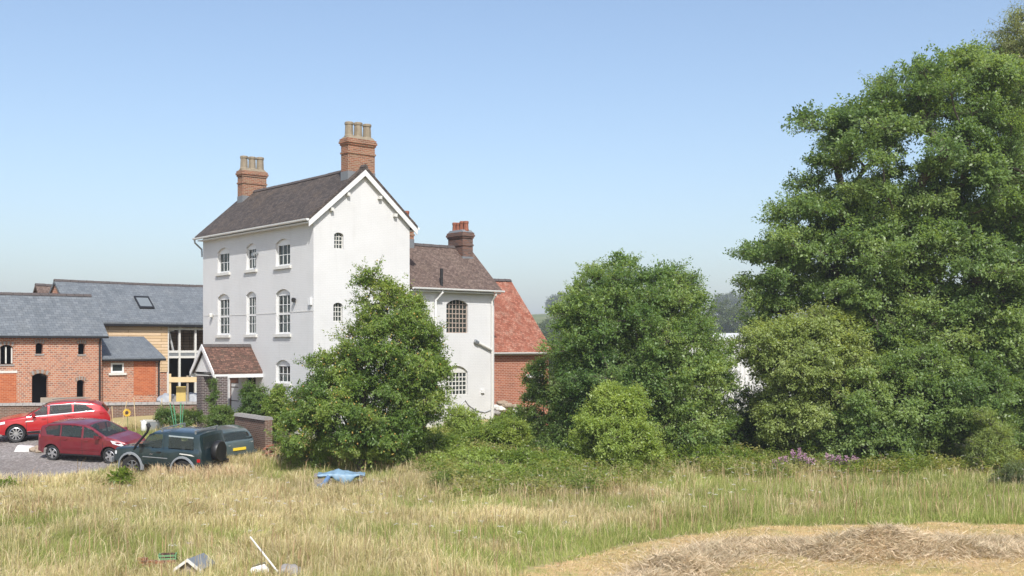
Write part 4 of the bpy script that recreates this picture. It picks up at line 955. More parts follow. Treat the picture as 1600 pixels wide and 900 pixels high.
# timber frame, yellow board, tarped rubble beside the boarded barn
v = PX(290, 640, 55.0); zb = gz(v.x, v.y)
fr = empty('timber_frame', (v.x, v.y, zb), R(10), 'rough pale timber post and rail frame before the glazed barn bay', 'frame')
for x in (-.75, .1, 1.0):
    m_ = MB(); m_.box(x-.05, x+.05, -.05, .05, -.3, 1.75 if x > -.5 else 1.85); m_.build('post', M['newtimber' if x < -.5 else 'oldtimber'], fr)
m_ = MB(); m_.box(-.8, 1.5, -.1, -.052, 1.42, 1.68); m_.build('rail', M['newtimber'], fr)
m_ = MB(); m_.box(-.62, -.15, -.02, .02, -.15, 1.2); q = m_.build('yellow_sheet', plain('yellow_board', (.46, .34, .10), .6)); q.location = (v.x+.05, v.y+.35, zb); q.rotation_euler = (R(-6), 0, R(10)); tag(q, 'yellow sheet standing behind the rough timber frame', 'sheet')
for i, (px, py, r, mm) in enumerate(((262, 632, .5, 'sack'), (286, 632, .55, 'coping'), (300, 630, .6, 'sack'), (315, 634, .5, 'coping'))):
    rock('rubble_sack', ['silver grey wrapped bundle at left of the timber frame', 'grey rubble mound behind the timber frame posts', 'pale grey wrapped bundle right of the yellow sheet', 'grey rubble mound next to the dark porch pier'][i], 'rubble', at(px, py, 55.8, .3), r, mm, (1.1, .8, 1.0), i*7)
# wall-side planters etc.
v = at(240, 650, 49.6); tk = empty('water_trough', v, R(6), 'galvanised rectangular trough among weeds below the yard wall', 'trough')
m_ = MB(); m_.box(-.5, .5, -.3, .3, 0, .03); m_.box(-.5, .5, -.3, -.27, .03, .62); m_.box(-.5, .5, .27, .3, .03, .62); m_.box(-.5, -.47, -.27, .27, .03, .62); m_.box(.47, .5, -.27, .27, .03, .62); m_.build('tank', M['greyteal'], tk)
m_ = MB()
for y in (-.31, .31): m_.bar((-.52, y, .62), (.52, y, .62), .04, .04)
for x in (-.51, .51): m_.bar((x, -.3, .62), (x, .3, .62), .04, .04)
m_.build('rim', M['oldtrim'], tk)
v = at(225, 660, 48.6); m_ = MB(); m_.lathe([(.001, 0), (.12, 0), (.13, .02), (.13, .36), (.11, .4), (.04, .43), (.04, .48), (.001, .48)], k=14); q = m_.build('white_container', M['trim'], None, True, 40); q.location = v+Vector((0, 0, .25)); tag(q, 'white plastic container standing in weeds near the sunflower', 'container')
sf = empty('sunflower', at(199, 668, 48.4), 0, 'single yellow sunflower growing by the low yard wall', 'flower')
m_ = MB(); m_.tube([(0, 0, 0), (.02, 0, .6), (.0, -.05, 1.05)], .014, 5); m_.build('stem', plain('green_stem', (.1, .16, .04)), sf)
m_ = MB()
for k in range(16):
    a = 2*math.pi*k/16; m_.add([(math.cos(a)*.06, -.07, 1.05+math.sin(a)*.06), (math.cos(a+.16)*.14, -.085, 1.05+math.sin(a+.16)*.14), (math.cos(a)*.2, -.06, 1.05+math.sin(a)*.2), (math.cos(a-.16)*.14, -.085, 1.05+math.sin(a-.16)*.14)], [(0, 1, 2, 3)])
m_.build('blossom', plain('yellow_petals', (.75, .5, .03)), sf)
m_ = MB(); m_.lathe([(.001, -.1), (.06, -.095), (.075, -.07)], (0, 0, 1.05), 12, 'y'); m_.build('seed_head', plain('brown_seed_head', (.06, .03, .015)), sf)
for i, (px, py, d, lean, hh) in enumerate(((186, 664, 49, .35, 1.5), (213, 664, 48.8, -.12, 1.7), (252, 664, 48.8, .02, 1.7), (178, 668, 48.6, -.1, 1.3))):
    m_ = MB(); m_.tube([(0, 0, -.1), (lean, .02, hh)], .018, 6); q = m_.build('bean_cane', M['newtimber']); q.location = at(px, py, d); tag(q, ['cane leaning right beside the bright red car tail', 'cane just right of the sunflower', 'upright thin cane in front of the metal trough', 'thin cane leaning left behind the dark red car'][i], 'cane')
bn = empty('green_plant_bags', at(279, 672, 47.6), 0, 'bunch of upright green canes rising from a grey pot behind the off-roader', 'canes')
for i in range(7):
    m_ = MB(); a = i*1.1; m_.tube([(math.cos(a)*.12, math.sin(a)*.08, .2), (math.cos(a)*.3-.08, math.sin(a)*.1, 1.5+.12*math.sin(i*3))], .02, 5); m_.build('cane', plain('green_coated_cane', (.08, .26, .14), .5), bn)
m_ = MB(); m_.lathe([(.001, 0), (.18, 0), (.24, .4), (.25, .42), (.21, .42), (.2, .3), (.001, .3)], k=14); m_.build('pot', M['greyteal'], bn)
v = at(425, 722, 42.0); m_ = MB(); m_.box(-.5, .5, -.3, .3, 0, .05); m_.box(-.5, .5, -.3, -.27, .05, .35); m_.box(-.5, .5, .27, .3, .05, .35); m_.box(-.5, -.47, -.27, .27, .05, .35); m_.box(.47, .5, -.27, .27, .05, .35); q = m_.build('dark_tub', M['black']); q.location = v+Vector((.65, .3, 0)); tag(q, 'dark low tub half hidden at left foot of the fruit tree', 'tub')
# crumbling brick pile at the corner of garden wall
for i in range(14):
    m_ = MB(); m_.box(-.11, .11, -.055, .055, 0, .07); q = m_.build('fallen_brick', M['chimbrick']); k = i
    bpt = at(416+3.2*(i % 5), 715, 42.6+.1*(i % 3)); q.location = bpt+Vector((0, -.25, .06+.13*(i//3))); q.rotation_euler = (.2*math.sin(i), .2*math.cos(i*2), i*.8); tag(q, 'pale red brick of the crumbling pile at the garden wall end', 'brick', 'crumbling brick pile')
# white corrugated shed behind the trees
v = PX(1165, 640, 70); sh = empty('corrugated_shed', (v.x, v.y, gz(v.x, v.y)), R(-12), 'white corrugated metal shed glimpsed between the two big trees', 'shed')
m_ = MB(); n = 60; vs = []
for i in range(n+1): vs += [(-4+8*i/n, .05*(i % 2), -1), (-4+8*i/n, .05*(i % 2), 5.1)]
m_.add(vs, [(2*i, 2*i+2, 2*i+3, 2*i+1) for i in range(n)]); m_.box(-4, 4, .1, 7, -1, 5.08); m_.build('wall', M['trim'], sh)
m_ = MB(); m_.prism([(-.2, 5.14), (7.2, 5.6), (7.2, 5.7), (-.2, 5.24)], -4.2, 4.2, lambda u, v, q: (q, u, v)); m_.build('roof', M['oldtrim'], sh)
# rubble heap at the foot of the brick extension
for i in range(12):
    px = 776+7.5*(i % 7)+2*math.sin(i*4); rock('rubble_block', 'pale broken masonry lump heaped at foot of orange brick wall', 'rubble', at(px, 655, 53.8+.4*(i//7), .25+.25*(i % 3)), .24, ['coping', 'oldtrim', 'chimbrick'][i % 3], (1.2, .9, .6), i*2.7, 'rubble heap by brick extension')
# ---------------------------------------------------------------- vegetation
RNG = np.random.default_rng(11)
def unit(v): return v/np.maximum(np.linalg.norm(v, axis=-1, keepdims=True), 1e-9)
def mesh_np(name, V, quads, tris, col, m, parent=None, loc=None):
    """V (n,3); quads (q,4); tris (t,3); col per face (q+t,3)"""
    me = bpy.data.meshes.new(name); nq, ntr = len(quads), len(tris)
    me.vertices.add(len(V)); me.vertices.foreach_set('co', np.ascontiguousarray(V, np.float32).ravel())
    idx = np.concatenate([np.asarray(quads, np.int32).ravel(), np.asarray(tris, np.int32).ravel()]).astype(np.int32)
    me.loops.add(len(idx)); me.loops.foreach_set('vertex_index', idx)
    me.polygons.add(nq+ntr)
    me.polygons.foreach_set('loop_start', np.concatenate([np.arange(nq)*4, nq*4+np.arange(ntr)*3]).astype(np.int32))
    if col is not None:
        a = me.attributes.new('Col', 'FLOAT_COLOR', 'FACE')
        a.data.foreach_set('color', np.concatenate([np.clip(col, 0, 1), np.ones((len(col), 1))], 1).astype(np.float32).ravel())
    me.update(calc_edges=True); me.materials.append(m)
    o = bpy.data.objects.new(name, me); COL.objects.link(o)
    if parent: o.parent = parent
    if loc is not None: o.location = loc
    return o
def leaves(name, P, D, Nn, Ln, Wd, col, m, parent=None):
    D = unit(D); S = unit(np.cross(D, Nn)); U = np.cross(S, D)
    Ln = Ln[:, None]; Wd = Wd[:, None]
    mid = P+D*Ln*.45
    V = np.stack([P, mid+S*Wd*.5+U*Wd*.18, P+D*Ln-U*Ln*.08, mid-S*Wd*.5+U*Wd*.18], 1).reshape(-1, 3)
    q = np.arange(len(P)*4).reshape(-1, 4)
    return mesh_np(name, V, q, np.zeros((0, 3), int), col, m, parent)
def frusta(A, B, ra, rb, k=5):
    d = unit(B-A); up = np.where(np.abs(d[:, 2:3]) > .9, np.array([[1., 0, 0]]), np.array([[0, 0, 1.]])); a = unit(np.cross(d, up)); b = np.cross(d, a)
    an = np.arange(k)*2*np.pi/k; ring = a[:, None]*np.cos(an)[None, :, None]+b[:, None]*np.sin(an)[None, :, None]
    V = np.concatenate([A[:, None]+ring*ra[:, None, None], B[:, None]+ring*rb[:, None, None]], 1)
    n = len(A); base = (np.arange(n)*2*k)[:, None]; j = np.arange(k)
    q = np.stack([base+j, base+(j+1) % k, base+k+(j+1) % k, base+k+j], -1).reshape(-1, 4)
    return V.reshape(-1, 3), q
def noise3(P, s, seed=0):
    r = np.random.default_rng(seed); o = np.zeros(len(P))
    for i in range(6):
        k = r.normal(size=3); k = k/np.linalg.norm(k)*s*(.6+.35*i); o += np.sin(P@k+r.uniform(0, 6.28))/(1+.35*i)
    return o/2.2
def tree(name, label, cat, base, blobs, n, rc, twigs, lpt, leaf, cols, trunk_r=.2, trunks=None, group=None, seed=1, droop=.35, up=.5, interior=.2, min_z=.25, aspect=.55, twig_len=.9, flat=.75, gloss=None, shell=(.72, 1.02), crown='crown', trunk='trunk', bare=0, space=.8, thin=0, leafvar=0):
    """base: world point; blobs: (world centre, (rx, ry, rz)) ellipsoids the crown fills; real 3-D limbs run to every clump of twigs"""
    r = np.random.default_rng(seed)
    o = empty(name, base, 0, label, cat, group); b0 = np.array(base)
    Cn = np.array([np.array(c)-b0 for c, _ in blobs]); Rd = np.array([q for _, q in blobs])
    area = (Rd[:, 0]*Rd[:, 1]*Rd[:, 2])**(2/3); pr = area/area.sum()
    bi = r.choice(len(blobs), n*5, p=pr); dv = unit(r.normal(size=(n*5, 3)))
    fr = np.where(r.random(n*5) < interior, r.uniform(.25, .7, n*5), r.uniform(*shell, n*5))
    P = Cn[bi]+dv*Rd[bi]*fr[:, None]
    q = ((P[:, None]-Cn[None])/Rd[None]); ins = np.sqrt((q**2).sum(-1)); ins[np.arange(len(P)), bi] = 9
    keep = ((fr < .71) | (ins.min(1) > .62)) & (P[:, 2] > min_z)
    P, dv, bi = P[keep], dv[keep], bi[keep]
    sel = []; R2 = (np.mean(rc)*space)**2
    for i in range(len(P)):
        if len(sel) >= n: break
        if not sel or ((P[sel]-P[i])**2).sum(1).min() > R2: sel.append(i)
    if thin:
        sel = np.array(sel); hh_ = P[sel][:, 2]/P[sel][:, 2].max(); sel = sel[r.random(len(sel)) > thin*sstep(.35, .75, hh_)]
    P, dv = P[sel], dv[sel]; n = len(P)
    # skeleton
    if trunks is None:
        h = max(c[2] for c in Cn)*.85; cx = np.average(Cn[:, 0], weights=area); cyy = np.average(Cn[:, 1], weights=area)
        trunks = [[(0, 0, -.3), (cx*.1, cyy*.1, h*.25), (cx*.45, cyy*.45, h*.6), (cx*.8, cyy*.8, h)]]
    nodes = []; par = []; 
    for tr in trunks:
        tr = np.array(tr, float); prev = -1
        m_ = 10
        for k in range(m_+1):
            t = k/m_*(len(tr)-1); i = min(int(t), len(tr)-2); f = t-i
            p = tr[i]*(1-f)+tr[i+1]*f
            if k: p = p+r.normal(size=3)*.05*np.array([1, 1, .3])
            nodes.append(p); par.append(prev); prev = len(nodes)-1
    order = np.argsort(np.linalg.norm(P-np.array([0, 0, P[:, 2].mean()*.5]), axis=1))
    tips = np.zeros(n, int)
    for ci in order:
        c = P[ci]; A = np.array(nodes); dd = np.linalg.norm(A-c, axis=1)+1.1*np.maximum(0, A[:, 2]-c[2])
        dd[0] += 5
        j = int(np.argmin(dd)); a = A[j]; prev = j; L_ = np.linalg.norm(c-a); k = max(2, int(L_/.7))
        mid = (a+c)/2+np.array([0, 0, L_*.12])+r.normal(size=3)*L_*.07
        for i in range(1, k+1):
            t = i/k; p = a*(1-t)**2+2*mid*t*(1-t)+c*t*t
            nodes.append(p+(r.normal(size=3)*.04 if i < k else 0)); par.append(prev); prev = len(nodes)-1
        tips[ci] = prev
    cnt = np.zeros(len(nodes))
    for ci in range(n):
        j = tips[ci]
        while j >= 0: cnt[j] += 1; j = par[j]
    A = np.array(nodes); pa = np.array(par); e = np.where((pa >= 0) & (cnt > 0))[0]
    rad = np.maximum(trunk_r*(cnt/max(1, cnt.max()))**.5, .012)
    # twigs
    m_ = n*twigs; ci = np.repeat(np.arange(n), twigs)
    rcs = r.uniform(rc[0], rc[1], n)[ci]
    out = unit(dv*np.array([1, 1, .6])+np.array([0, 0, up]))[ci]
    off = unit(r.normal(size=(m_, 3)))*(r.random(m_)**.5)[:, None]*rcs[:, None]*np.array([1, 1, flat])
    st = P[ci]+off*.75
    td = unit(off/np.maximum(rcs[:, None], .1)*1.1+out*.75+r.normal(size=(m_, 3))*.4)
    tl = rcs*twig_len*r.uniform(.45, 1.1, m_)
    long = r.random(m_) < .05; tl = np.where(long, tl*1.7, tl)
    te = st+td*tl[:, None]
    # wood
    V1, q1 = frusta(A[pa[e]], A[e], rad[pa[e]]*.5+rad[e]*.5, rad[e])
    pick = r.random(m_) < .35
    V2, q2 = frusta(P[ci][pick]-out[pick]*.1, te[pick], np.full(pick.sum(), .014), np.full(pick.sum(), .004), 3)
    mesh_np(trunk, np.concatenate([V1, V2]), np.concatenate([q1, q2+len(V1)]), np.zeros((0, 3), int), None, M['bark'], o)
    # leaves
    N_ = m_*lpt; ti = np.repeat(np.arange(m_), lpt)
    t = r.uniform(.12, 1.0, N_)
    LP = st[ti]+td[ti]*(tl[ti]*t)[:, None]+r.normal(size=(N_, 3))*(leaf*.55)
    LP[:, 2] -= droop*.12*t*tl[ti]
    LD = unit(td[ti]*.7+r.normal(size=(N_, 3))*.75+np.array([0, 0, -droop]))
    LN = unit(r.normal(size=(N_, 3))*.42+np.array([0, 0, .6])+out[ti]*.75)
    cl = r.random(n)[ci][ti]*.5+r.random(m_)[ti]*.2+r.random(N_)*.3
    cl = np.clip(cl+.25*noise3(P, .9, seed)[ci][ti], 0, 1)
    cols = np.array(cols); f = cl*(len(cols)-1); i0 = np.minimum(f.astype(int), len(cols)-2); w_ = (f-i0)[:, None]
    col = cols[i0]*(1-w_)+cols[i0+1]*w_
    col = col*r.uniform(.8, 1.2, (N_, 1))
    ok = LP[:, 2] > .03
    sz = leaf*r.uniform(.6, 1.35, N_)*(.85+.35*r.random(n)[ci][ti])
    leaves(crown, LP[ok], LD[ok], LN[ok], sz[ok], sz[ok]*aspect*r.uniform(.8, 1.2, ok.sum()), col[ok], M['leaf'], o)
    return o, P, r
def bl(px, py, rx, ry, d, rd=None):
    k = d/F; return (PX(px, py, d), (rx*k, rd if rd else min(rx, ry)*k*1.0+.0, ry*k))
ALDER = [(0.088, 0.152, 0.046), (0.128, 0.204, 0.06), (0.178, 0.258, 0.078), (0.25, 0.325, 0.11)]
ALDER_DEEP = [(0.072, 0.14, 0.044), (0.11, 0.19, 0.057), (0.168, 0.252, 0.078), (0.26, 0.34, 0.115)]
PEAR = [(0.088, 0.158, 0.036), (0.14, 0.222, 0.048), (0.22, 0.295, 0.066), (0.38, 0.38, 0.14)]
BUSH = [(0.19, 0.27, 0.065), (0.26, 0.345, 0.09), (0.34, 0.42, 0.13)]
SALLOW = [(0.18, 0.24, 0.075), (0.24, 0.305, 0.1), (0.31, 0.37, 0.14)]
WEED = [(0.13, 0.205, 0.04), (0.19, 0.265, 0.055), (0.28, 0.345, 0.085)]
DARK = [(0.085, 0.15, 0.038), (0.125, 0.195, 0.05), (0.18, 0.25, 0.066)]

# fruit tree before the house
fd = 41.0
tb_, fp, fr_ = tree('fruit_tree', 'fruit tree with small yellow pears, bushy green crown hiding the white house corner', 'tree', at(565, 730, fd),
    [bl(565, 650, 96, 66, fd, 2.1), bl(618, 565, 66, 76, fd, 1.6), bl(610, 492, 44, 48, fd, 1.0), bl(650, 535, 34, 48, fd, 1.0), bl(638, 495, 24, 34, fd, .8), bl(588, 468, 28, 32, fd, .7), bl(664, 575, 24, 44, fd, .9), bl(526, 604, 32, 48, fd, 1.1), bl(650, 610, 34, 78, fd, 1.2), bl(572, 542, 36, 48, fd, 1.0), bl(592, 430, 12, 20, fd, .35), bl(480, 685, 36, 34, fd, 1.2), bl(486, 640, 28, 36, fd, 1.0), bl(500, 600, 26, 34, fd, .8), bl(615, 690, 48, 28, fd, 1.4), bl(556, 445, 8, 8, fd, .25)],
    250, (.32, .55), 34, 22, .088, PEAR, .2, seed=3, droop=.55, twig_len=1.0, interior=.15)
kk = fr_.integers(0, len(fp), 1500); FP = fp[kk]+unit(fr_.normal(size=(1500, 3)))*fr_.uniform(.2, .62, (1500, 1))
V = []; Q = []
for i, (dx, dy, dz) in enumerate(((1, 0, 0), (0, 1, 0), (-1, 0, 0), (0, -1, 0), (0, 0, 1.3), (0, 0, -1.1))): V.append(FP+np.array([dx, dy, dz])*.034)
V = np.stack(V, 1).reshape(-1, 3); b_ = (np.arange(1500)*6)[:, None, None]
T = (b_+np.array([[0, 1, 4], [1, 2, 4], [2, 3, 4], [3, 0, 4], [1, 0, 5], [2, 1, 5], [3, 2, 5], [0, 3, 5]])[None]).reshape(-1, 3)
fo = mesh_np('fruit', V, np.zeros((0, 4), int), T, np.repeat(np.array([[.42, .34, .09]])*RNG.uniform(.7, 1.2, (1500, 1))+np.array([[.1, -.02, 0]])*RNG.random((1500, 1)), 8, 0), M['flower'], tb_); fo['kind'] = 'stuff'

# broad alder in the middle
cdp = 45.0
tree('broad_tree', 'broad round dark green tree between the brick extension and the tallest tree', 'tree', at(990, 728, cdp),
    [bl(985, 560, 118, 110, cdp, 3.0), bl(960, 470, 62, 58, cdp, 1.8), bl(1045, 480, 55, 62, cdp, 1.6), bl(925, 560, 48, 80, cdp, 2.0), bl(1070, 575, 62, 90, cdp, 2.2), bl(1068, 655, 68, 58, cdp, 2.2), bl(935, 650, 58, 58, cdp, 2.0), bl(1000, 670, 100, 52, cdp, 2.6), bl(1082, 505, 26, 38, cdp, 1.0), bl(962, 418, 20, 18, cdp, .6), bl(1028, 422, 22, 20, cdp, .6), bl(900, 500, 30, 40, cdp, 1.0)],
    420, (.42, .74), 36, 20, .1, ALDER_DEEP, .3, seed=5, droop=.2, shell=(.66, 1.06), up=.9, flat=.6, space=.85, thin=.12)
# pale bush in front of it
bd_ = 40.6
tree('pale_bush', 'pale yellowish green rounded bush in front of the broad dark tree', 'bush', at(965, 752, bd_),
    [bl(966, 682, 44, 58, bd_, 1.1), bl(955, 626, 24, 22, bd_, .6), bl(930, 672, 26, 34, bd_, .8), bl(1002, 700, 20, 34, bd_, .7), bl(985, 634, 20, 22, bd_, .5)],
    130, (.26, .42), 30, 16, .082, BUSH, .07, seed=8, droop=.1, up=.9)
# the tallest tree and its neighbours
td_ = 47.0
bt = at(1430, 735, td_)
tree('tall_tree', 'tallest spreading dark green tree filling the right of the photo', 'tree', bt,
    [bl(1430, 250, 130, 125, td_, 3.8), bl(1358, 205, 64, 56, td_, 2.2), bl(1302, 290, 50, 70, td_, 2.0), bl(1412, 150, 54, 40, td_, 1.8), bl(1260, 400, 78, 70, td_, 2.6), bl(1205, 402, 40, 24, td_, 1.0), bl(1186, 400, 24, 22, td_, .9), bl(1200, 440, 34, 30, td_, 1.1), bl(1350, 400, 120, 110, td_, 3.4), bl(1480, 410, 120, 120, td_, 3.6), bl(1500, 160, 70, 70, td_, 2.2), bl(1550, 130, 55, 40, td_, 1.8), bl(1256, 186, 14, 9, td_, .5), bl(1540, 290, 90, 110, td_, 3.0), bl(1200, 490, 34, 34, td_, 1.1), bl(1420, 560, 140, 110, td_, 3.6), bl(1560, 540, 90, 120, td_, 3.4), bl(1480, 92, 18, 22, td_, .5), bl(1255, 330, 38, 40, td_, 1.2), bl(1600, 420, 100, 150, td_, 3.4), bl(1276, 215, 22, 24, td_, .8), bl(1546, 100, 40, 24, td_, 1.4)],
    620, (.5, 1.0), 46, 20, .125, ALDER, .55,
    [[(0, 0, -.3), (.2, 0, 3), (.2, .2, 8), (.6, .3, 13.5)], [(.2, 0, 0), (-.9, .2, 4), (-2.6, 0, 9), (-3.2, .2, 12.5)], [(.3, 0, 0), (2.2, .3, 5), (3.4, .3, 10), (4, .2, 14)]], seed=9, droop=.3, interior=.06, flat=.42, space=.9, shell=(.5, 1.1), up=.3, thin=.22)
ld_ = 44.0
tree('spreading_shrub', 'low leafy tree with spreading dark green layers under the tallest tree', 'tree', at(1440, 738, ld_),
    [bl(1400, 640, 110, 70, ld_, 2.2), bl(1500, 620, 80, 70, ld_, 2.0), bl(1330, 680, 66, 40, ld_, 1.6), bl(1420, 580, 60, 45, ld_, 1.4), bl(1590, 660, 70, 66, ld_, 1.8)],
    260, (.4, .7), 34, 18, .11, ALDER, .2, seed=13, droop=.45, flat=.5)
sd_ = 44.6
tree('sallow_tree', 'pale yellow green sallow leaning out at left of the tallest tree', 'tree', at(1262, 728, sd_),
    [bl(1250, 560, 72, 58, sd_, 1.7), bl(1200, 540, 46, 32, sd_, 1.1), bl(1290, 520, 48, 34, sd_, 1.2), bl(1270, 630, 82, 56, sd_, 1.8), bl(1330, 570, 48, 50, sd_, 1.4), bl(1225, 650, 40, 50, sd_, 1.2)],
    230, (.36, .62), 32, 18, .1, SALLOW, .18, seed=17, droop=.5, flat=.6)
wd_ = 52.0
tree('willow_tree', 'feathery olive willow rising behind the tallest tree at the right edge', 'tree', at(1650, 735, wd_),
    [bl(1604, 68, 38, 38, wd_, 1.8), bl(1580, 112, 46, 40, wd_, 1.8), bl(1600, 95, 40, 40, wd_, 2.2), bl(1640, 130, 70, 90, wd_, 3), bl(1570, 150, 34, 50, wd_, 1.6), bl(1650, 320, 100, 140, wd_, 3.4), bl(1690, 500, 110, 160, wd_, 3.4)],
    330, (.5, .95), 40, 22, .15, [(.17, .20, .075), (.22, .25, .095), (.28, .30, .125)], .4, seed=19, droop=.8, aspect=.3, twig_len=1.5, up=.2)
tree('willow_sapling', 'slender pale willow sapling standing in front of the dark hollow at right', 'sapling', at(1545, 742, 41.5),
    [bl(1545, 705, 30, 32, 41.5, .6), bl(1540, 672, 14, 30, 41.5, .3), bl(1558, 690, 24, 26, 41.5, .5)],
    48, (.2, .36), 20, 12, .1, SALLOW, .035, seed=21, droop=.2, aspect=.28, up=1.2, twig_len=1.3)
# shrubs between house and trees
def shrub(name, label, cat, px, py, d, blobs, n, cols, seed, rc=(.22, .4), leaf=.09, tw=22, lp=12, **k):
    return tree(name, label, cat, at(px, py, d), [bl(*q) for q in blobs], n, rc, tw, lp, leaf, cols, .05, seed=seed, min_z=.08, **k)
shrub('elder_bush', 'dark green elder bush before the orange brick extension wall', 'bush', 850, 700, 46.5, [(850, 640, 34, 56, 46.5), (838, 600, 18, 36, 46.5), (868, 670, 40, 40, 46.5), (830, 680, 36, 26, 46.5)], 110, DARK, 31)
shrub('wall_shrub', 'spindly green shrub at the foot of the white wing wall', 'bush', 728, 705, 45.5, [(728, 672, 20, 32, 45.5), (716, 655, 12, 18, 45.5), (740, 690, 30, 20, 45.5)], 40, BUSH, 32)
shrub('nettle_clump', 'bright green nettle clump below the white wing corner', 'bush', 775, 712, 44.6, [(770, 692, 44, 22, 44.6), (800, 682, 22, 26, 44.6), (735, 700, 30, 16, 44.6)], 70, WEED, 33, up=1.1)
shrub('nettle_clump', 'green nettle clump right of the fruit tree', 'bush', 690, 728, 43, [(690, 705, 30, 22, 43), (665, 715, 26, 18, 43)], 44, WEED, 34, up=1.1)
shrub('bramble_bush', 'dark low bramble in the meadow at right of the blue tarp', 'bramble', 710, 785, 37.2, [(705, 766, 34, 20, 37.2), (735, 776, 26, 14, 37.2)], 60, DARK, 35, rc=(.16, .3), leaf=.075)
shrub('bramble_bush', 'dark low bramble below the pale rounded bush', 'bramble', 912, 792, 37.0, [(905, 772, 30, 18, 37), (925, 780, 18, 12, 37)], 40, DARK, 36, rc=(.16, .3), leaf=.075)
shrub('bramble_bush', 'wide bright green bramble spreading left of the pale rounded bush', 'bramble', 865, 748, 40.5, [(865, 728, 48, 18, 40.5), (815, 725, 40, 18, 40.5), (895, 735, 30, 16, 40.5)], 90, WEED, 37, rc=(.18, .32), leaf=.085)
shrub('bramble_bush', 'green bramble hump in front of the nettles in mid meadow', 'bramble', 770, 770, 38.6, [(770, 750, 55, 16, 38.6), (820, 756, 40, 14, 38.6), (725, 745, 30, 14, 38.6)], 80, BUSH, 38, rc=(.16, .3), leaf=.08)
shrub('bramble_bush', 'bramble mound covering the rubble at the foot of the orange brick wall', 'bramble', 806, 690, 47.5, [(806, 664, 30, 18, 47.5), (780, 672, 18, 14, 47.5)], 50, WEED, 51, rc=(.18, .32))
shrub('bramble_bush', 'leafy bramble mass in mid meadow right of the fruit tree foot', 'bramble', 735, 742, 40.8, [(735, 722, 44, 16, 40.8), (690, 728, 26, 14, 40.8)], 60, BUSH, 52, rc=(.18, .32))
shrub('nettle_clump', 'tall nettles at the shaded foot of the broad tree, right side', 'bush', 1085, 742, 42.5, [(1085, 720, 56, 16, 42.5), (1150, 722, 40, 14, 42.5)], 60, WEED, 53, up=1.1)
shrub('box_hedge', 'rounded dark hedge before the house door behind the garden wall', 'hedge', 352, 672, 46.8, [(352, 656, 24, 16, 46.8), (338, 662, 16, 14, 46.8), (372, 664, 14, 14, 46.8)], 70, DARK, 39, rc=(.14, .24), leaf=.06)
shrub('climbing_plant', 'ivy climbing the right hand dark brick porch pier', 'climber', 340, 662, 47.4, [(333, 628, 4, 30, 47.4), (346, 648, 10, 10, 47.4)], 26, DARK, 40, rc=(.12, .22), leaf=.07)
shrub('rose_bush', 'tall dark shrub against the house wall right of the door', 'bush', 400, 668, 47.6, [(398, 628, 18, 28, 47.6), (412, 645, 16, 22, 47.6), (390, 648, 12, 16, 47.6)], 70, DARK, 41, rc=(.16, .3), leaf=.08)
shrub('laurel_bush', 'leafy bush joining the left edge of the fruit tree', 'bush', 428, 690, 44.2, [(432, 632, 10, 26, 44.2), (440, 662, 14, 18, 44.2)], 50, PEAR, 42, rc=(.18, .32), leaf=.09)
shrub('dock_plant', 'bright lime green dock plant at the gravel edge before the off-roader', 'weed', 190, 768, 37.6, [(190, 752, 9, 15, 37.6), (196, 760, 10, 9, 37.6)], 16, [(.12, .17, .02), (.17, .24, .03)], 43, rc=(.1, .18), leaf=.16, up=1.3, tw=10, lp=6)
shrub('dock_plant', 'green dock plant at left edge of the meadow beside gravel', 'weed', 4, 782, 36.6, [(4, 768, 10, 12, 36.6)], 12, [(.12, .17, .02), (.16, .22, .03)], 44, rc=(.1, .18), leaf=.14, up=1.3, tw=10, lp=6)
shrub('yard_weed', 'ragged weeds along the low yard wall behind the dark off-roader', 'weed', 262, 668, 48.8, [(262, 652, 18, 12, 48.8), (300, 655, 18, 10, 48.8)], 26, DARK, 45, rc=(.14, .26), leaf=.08)
shrub('dark_shrub', 'shady shrub closing the gap beneath the broad tree and sallow', 'bush', 1160, 728, 47, [(1150, 690, 36, 44, 47), (1190, 690, 40, 44, 47), (1170, 640, 24, 30, 47)], 120, DARK, 46, rc=(.3, .5))
shrub('dark_shrub', 'shady shrub at the right end of the rubble heap under the elder', 'bush', 885, 728, 44.6, [(885, 705, 60, 26, 44.6), (840, 712, 36, 20, 44.6)], 90, DARK, 47, rc=(.25, .42))
shrub('grey_willow_bush', 'grey green willow bush at the right edge of the meadow', 'bush', 1592, 768, 38.6, [(1592, 745, 26, 20, 38.6), (1570, 755, 14, 12, 38.6)], 46, [(.12, .16, .07), (.17, .21, .09)], 48, rc=(.16, .3), leaf=.08, aspect=.3)
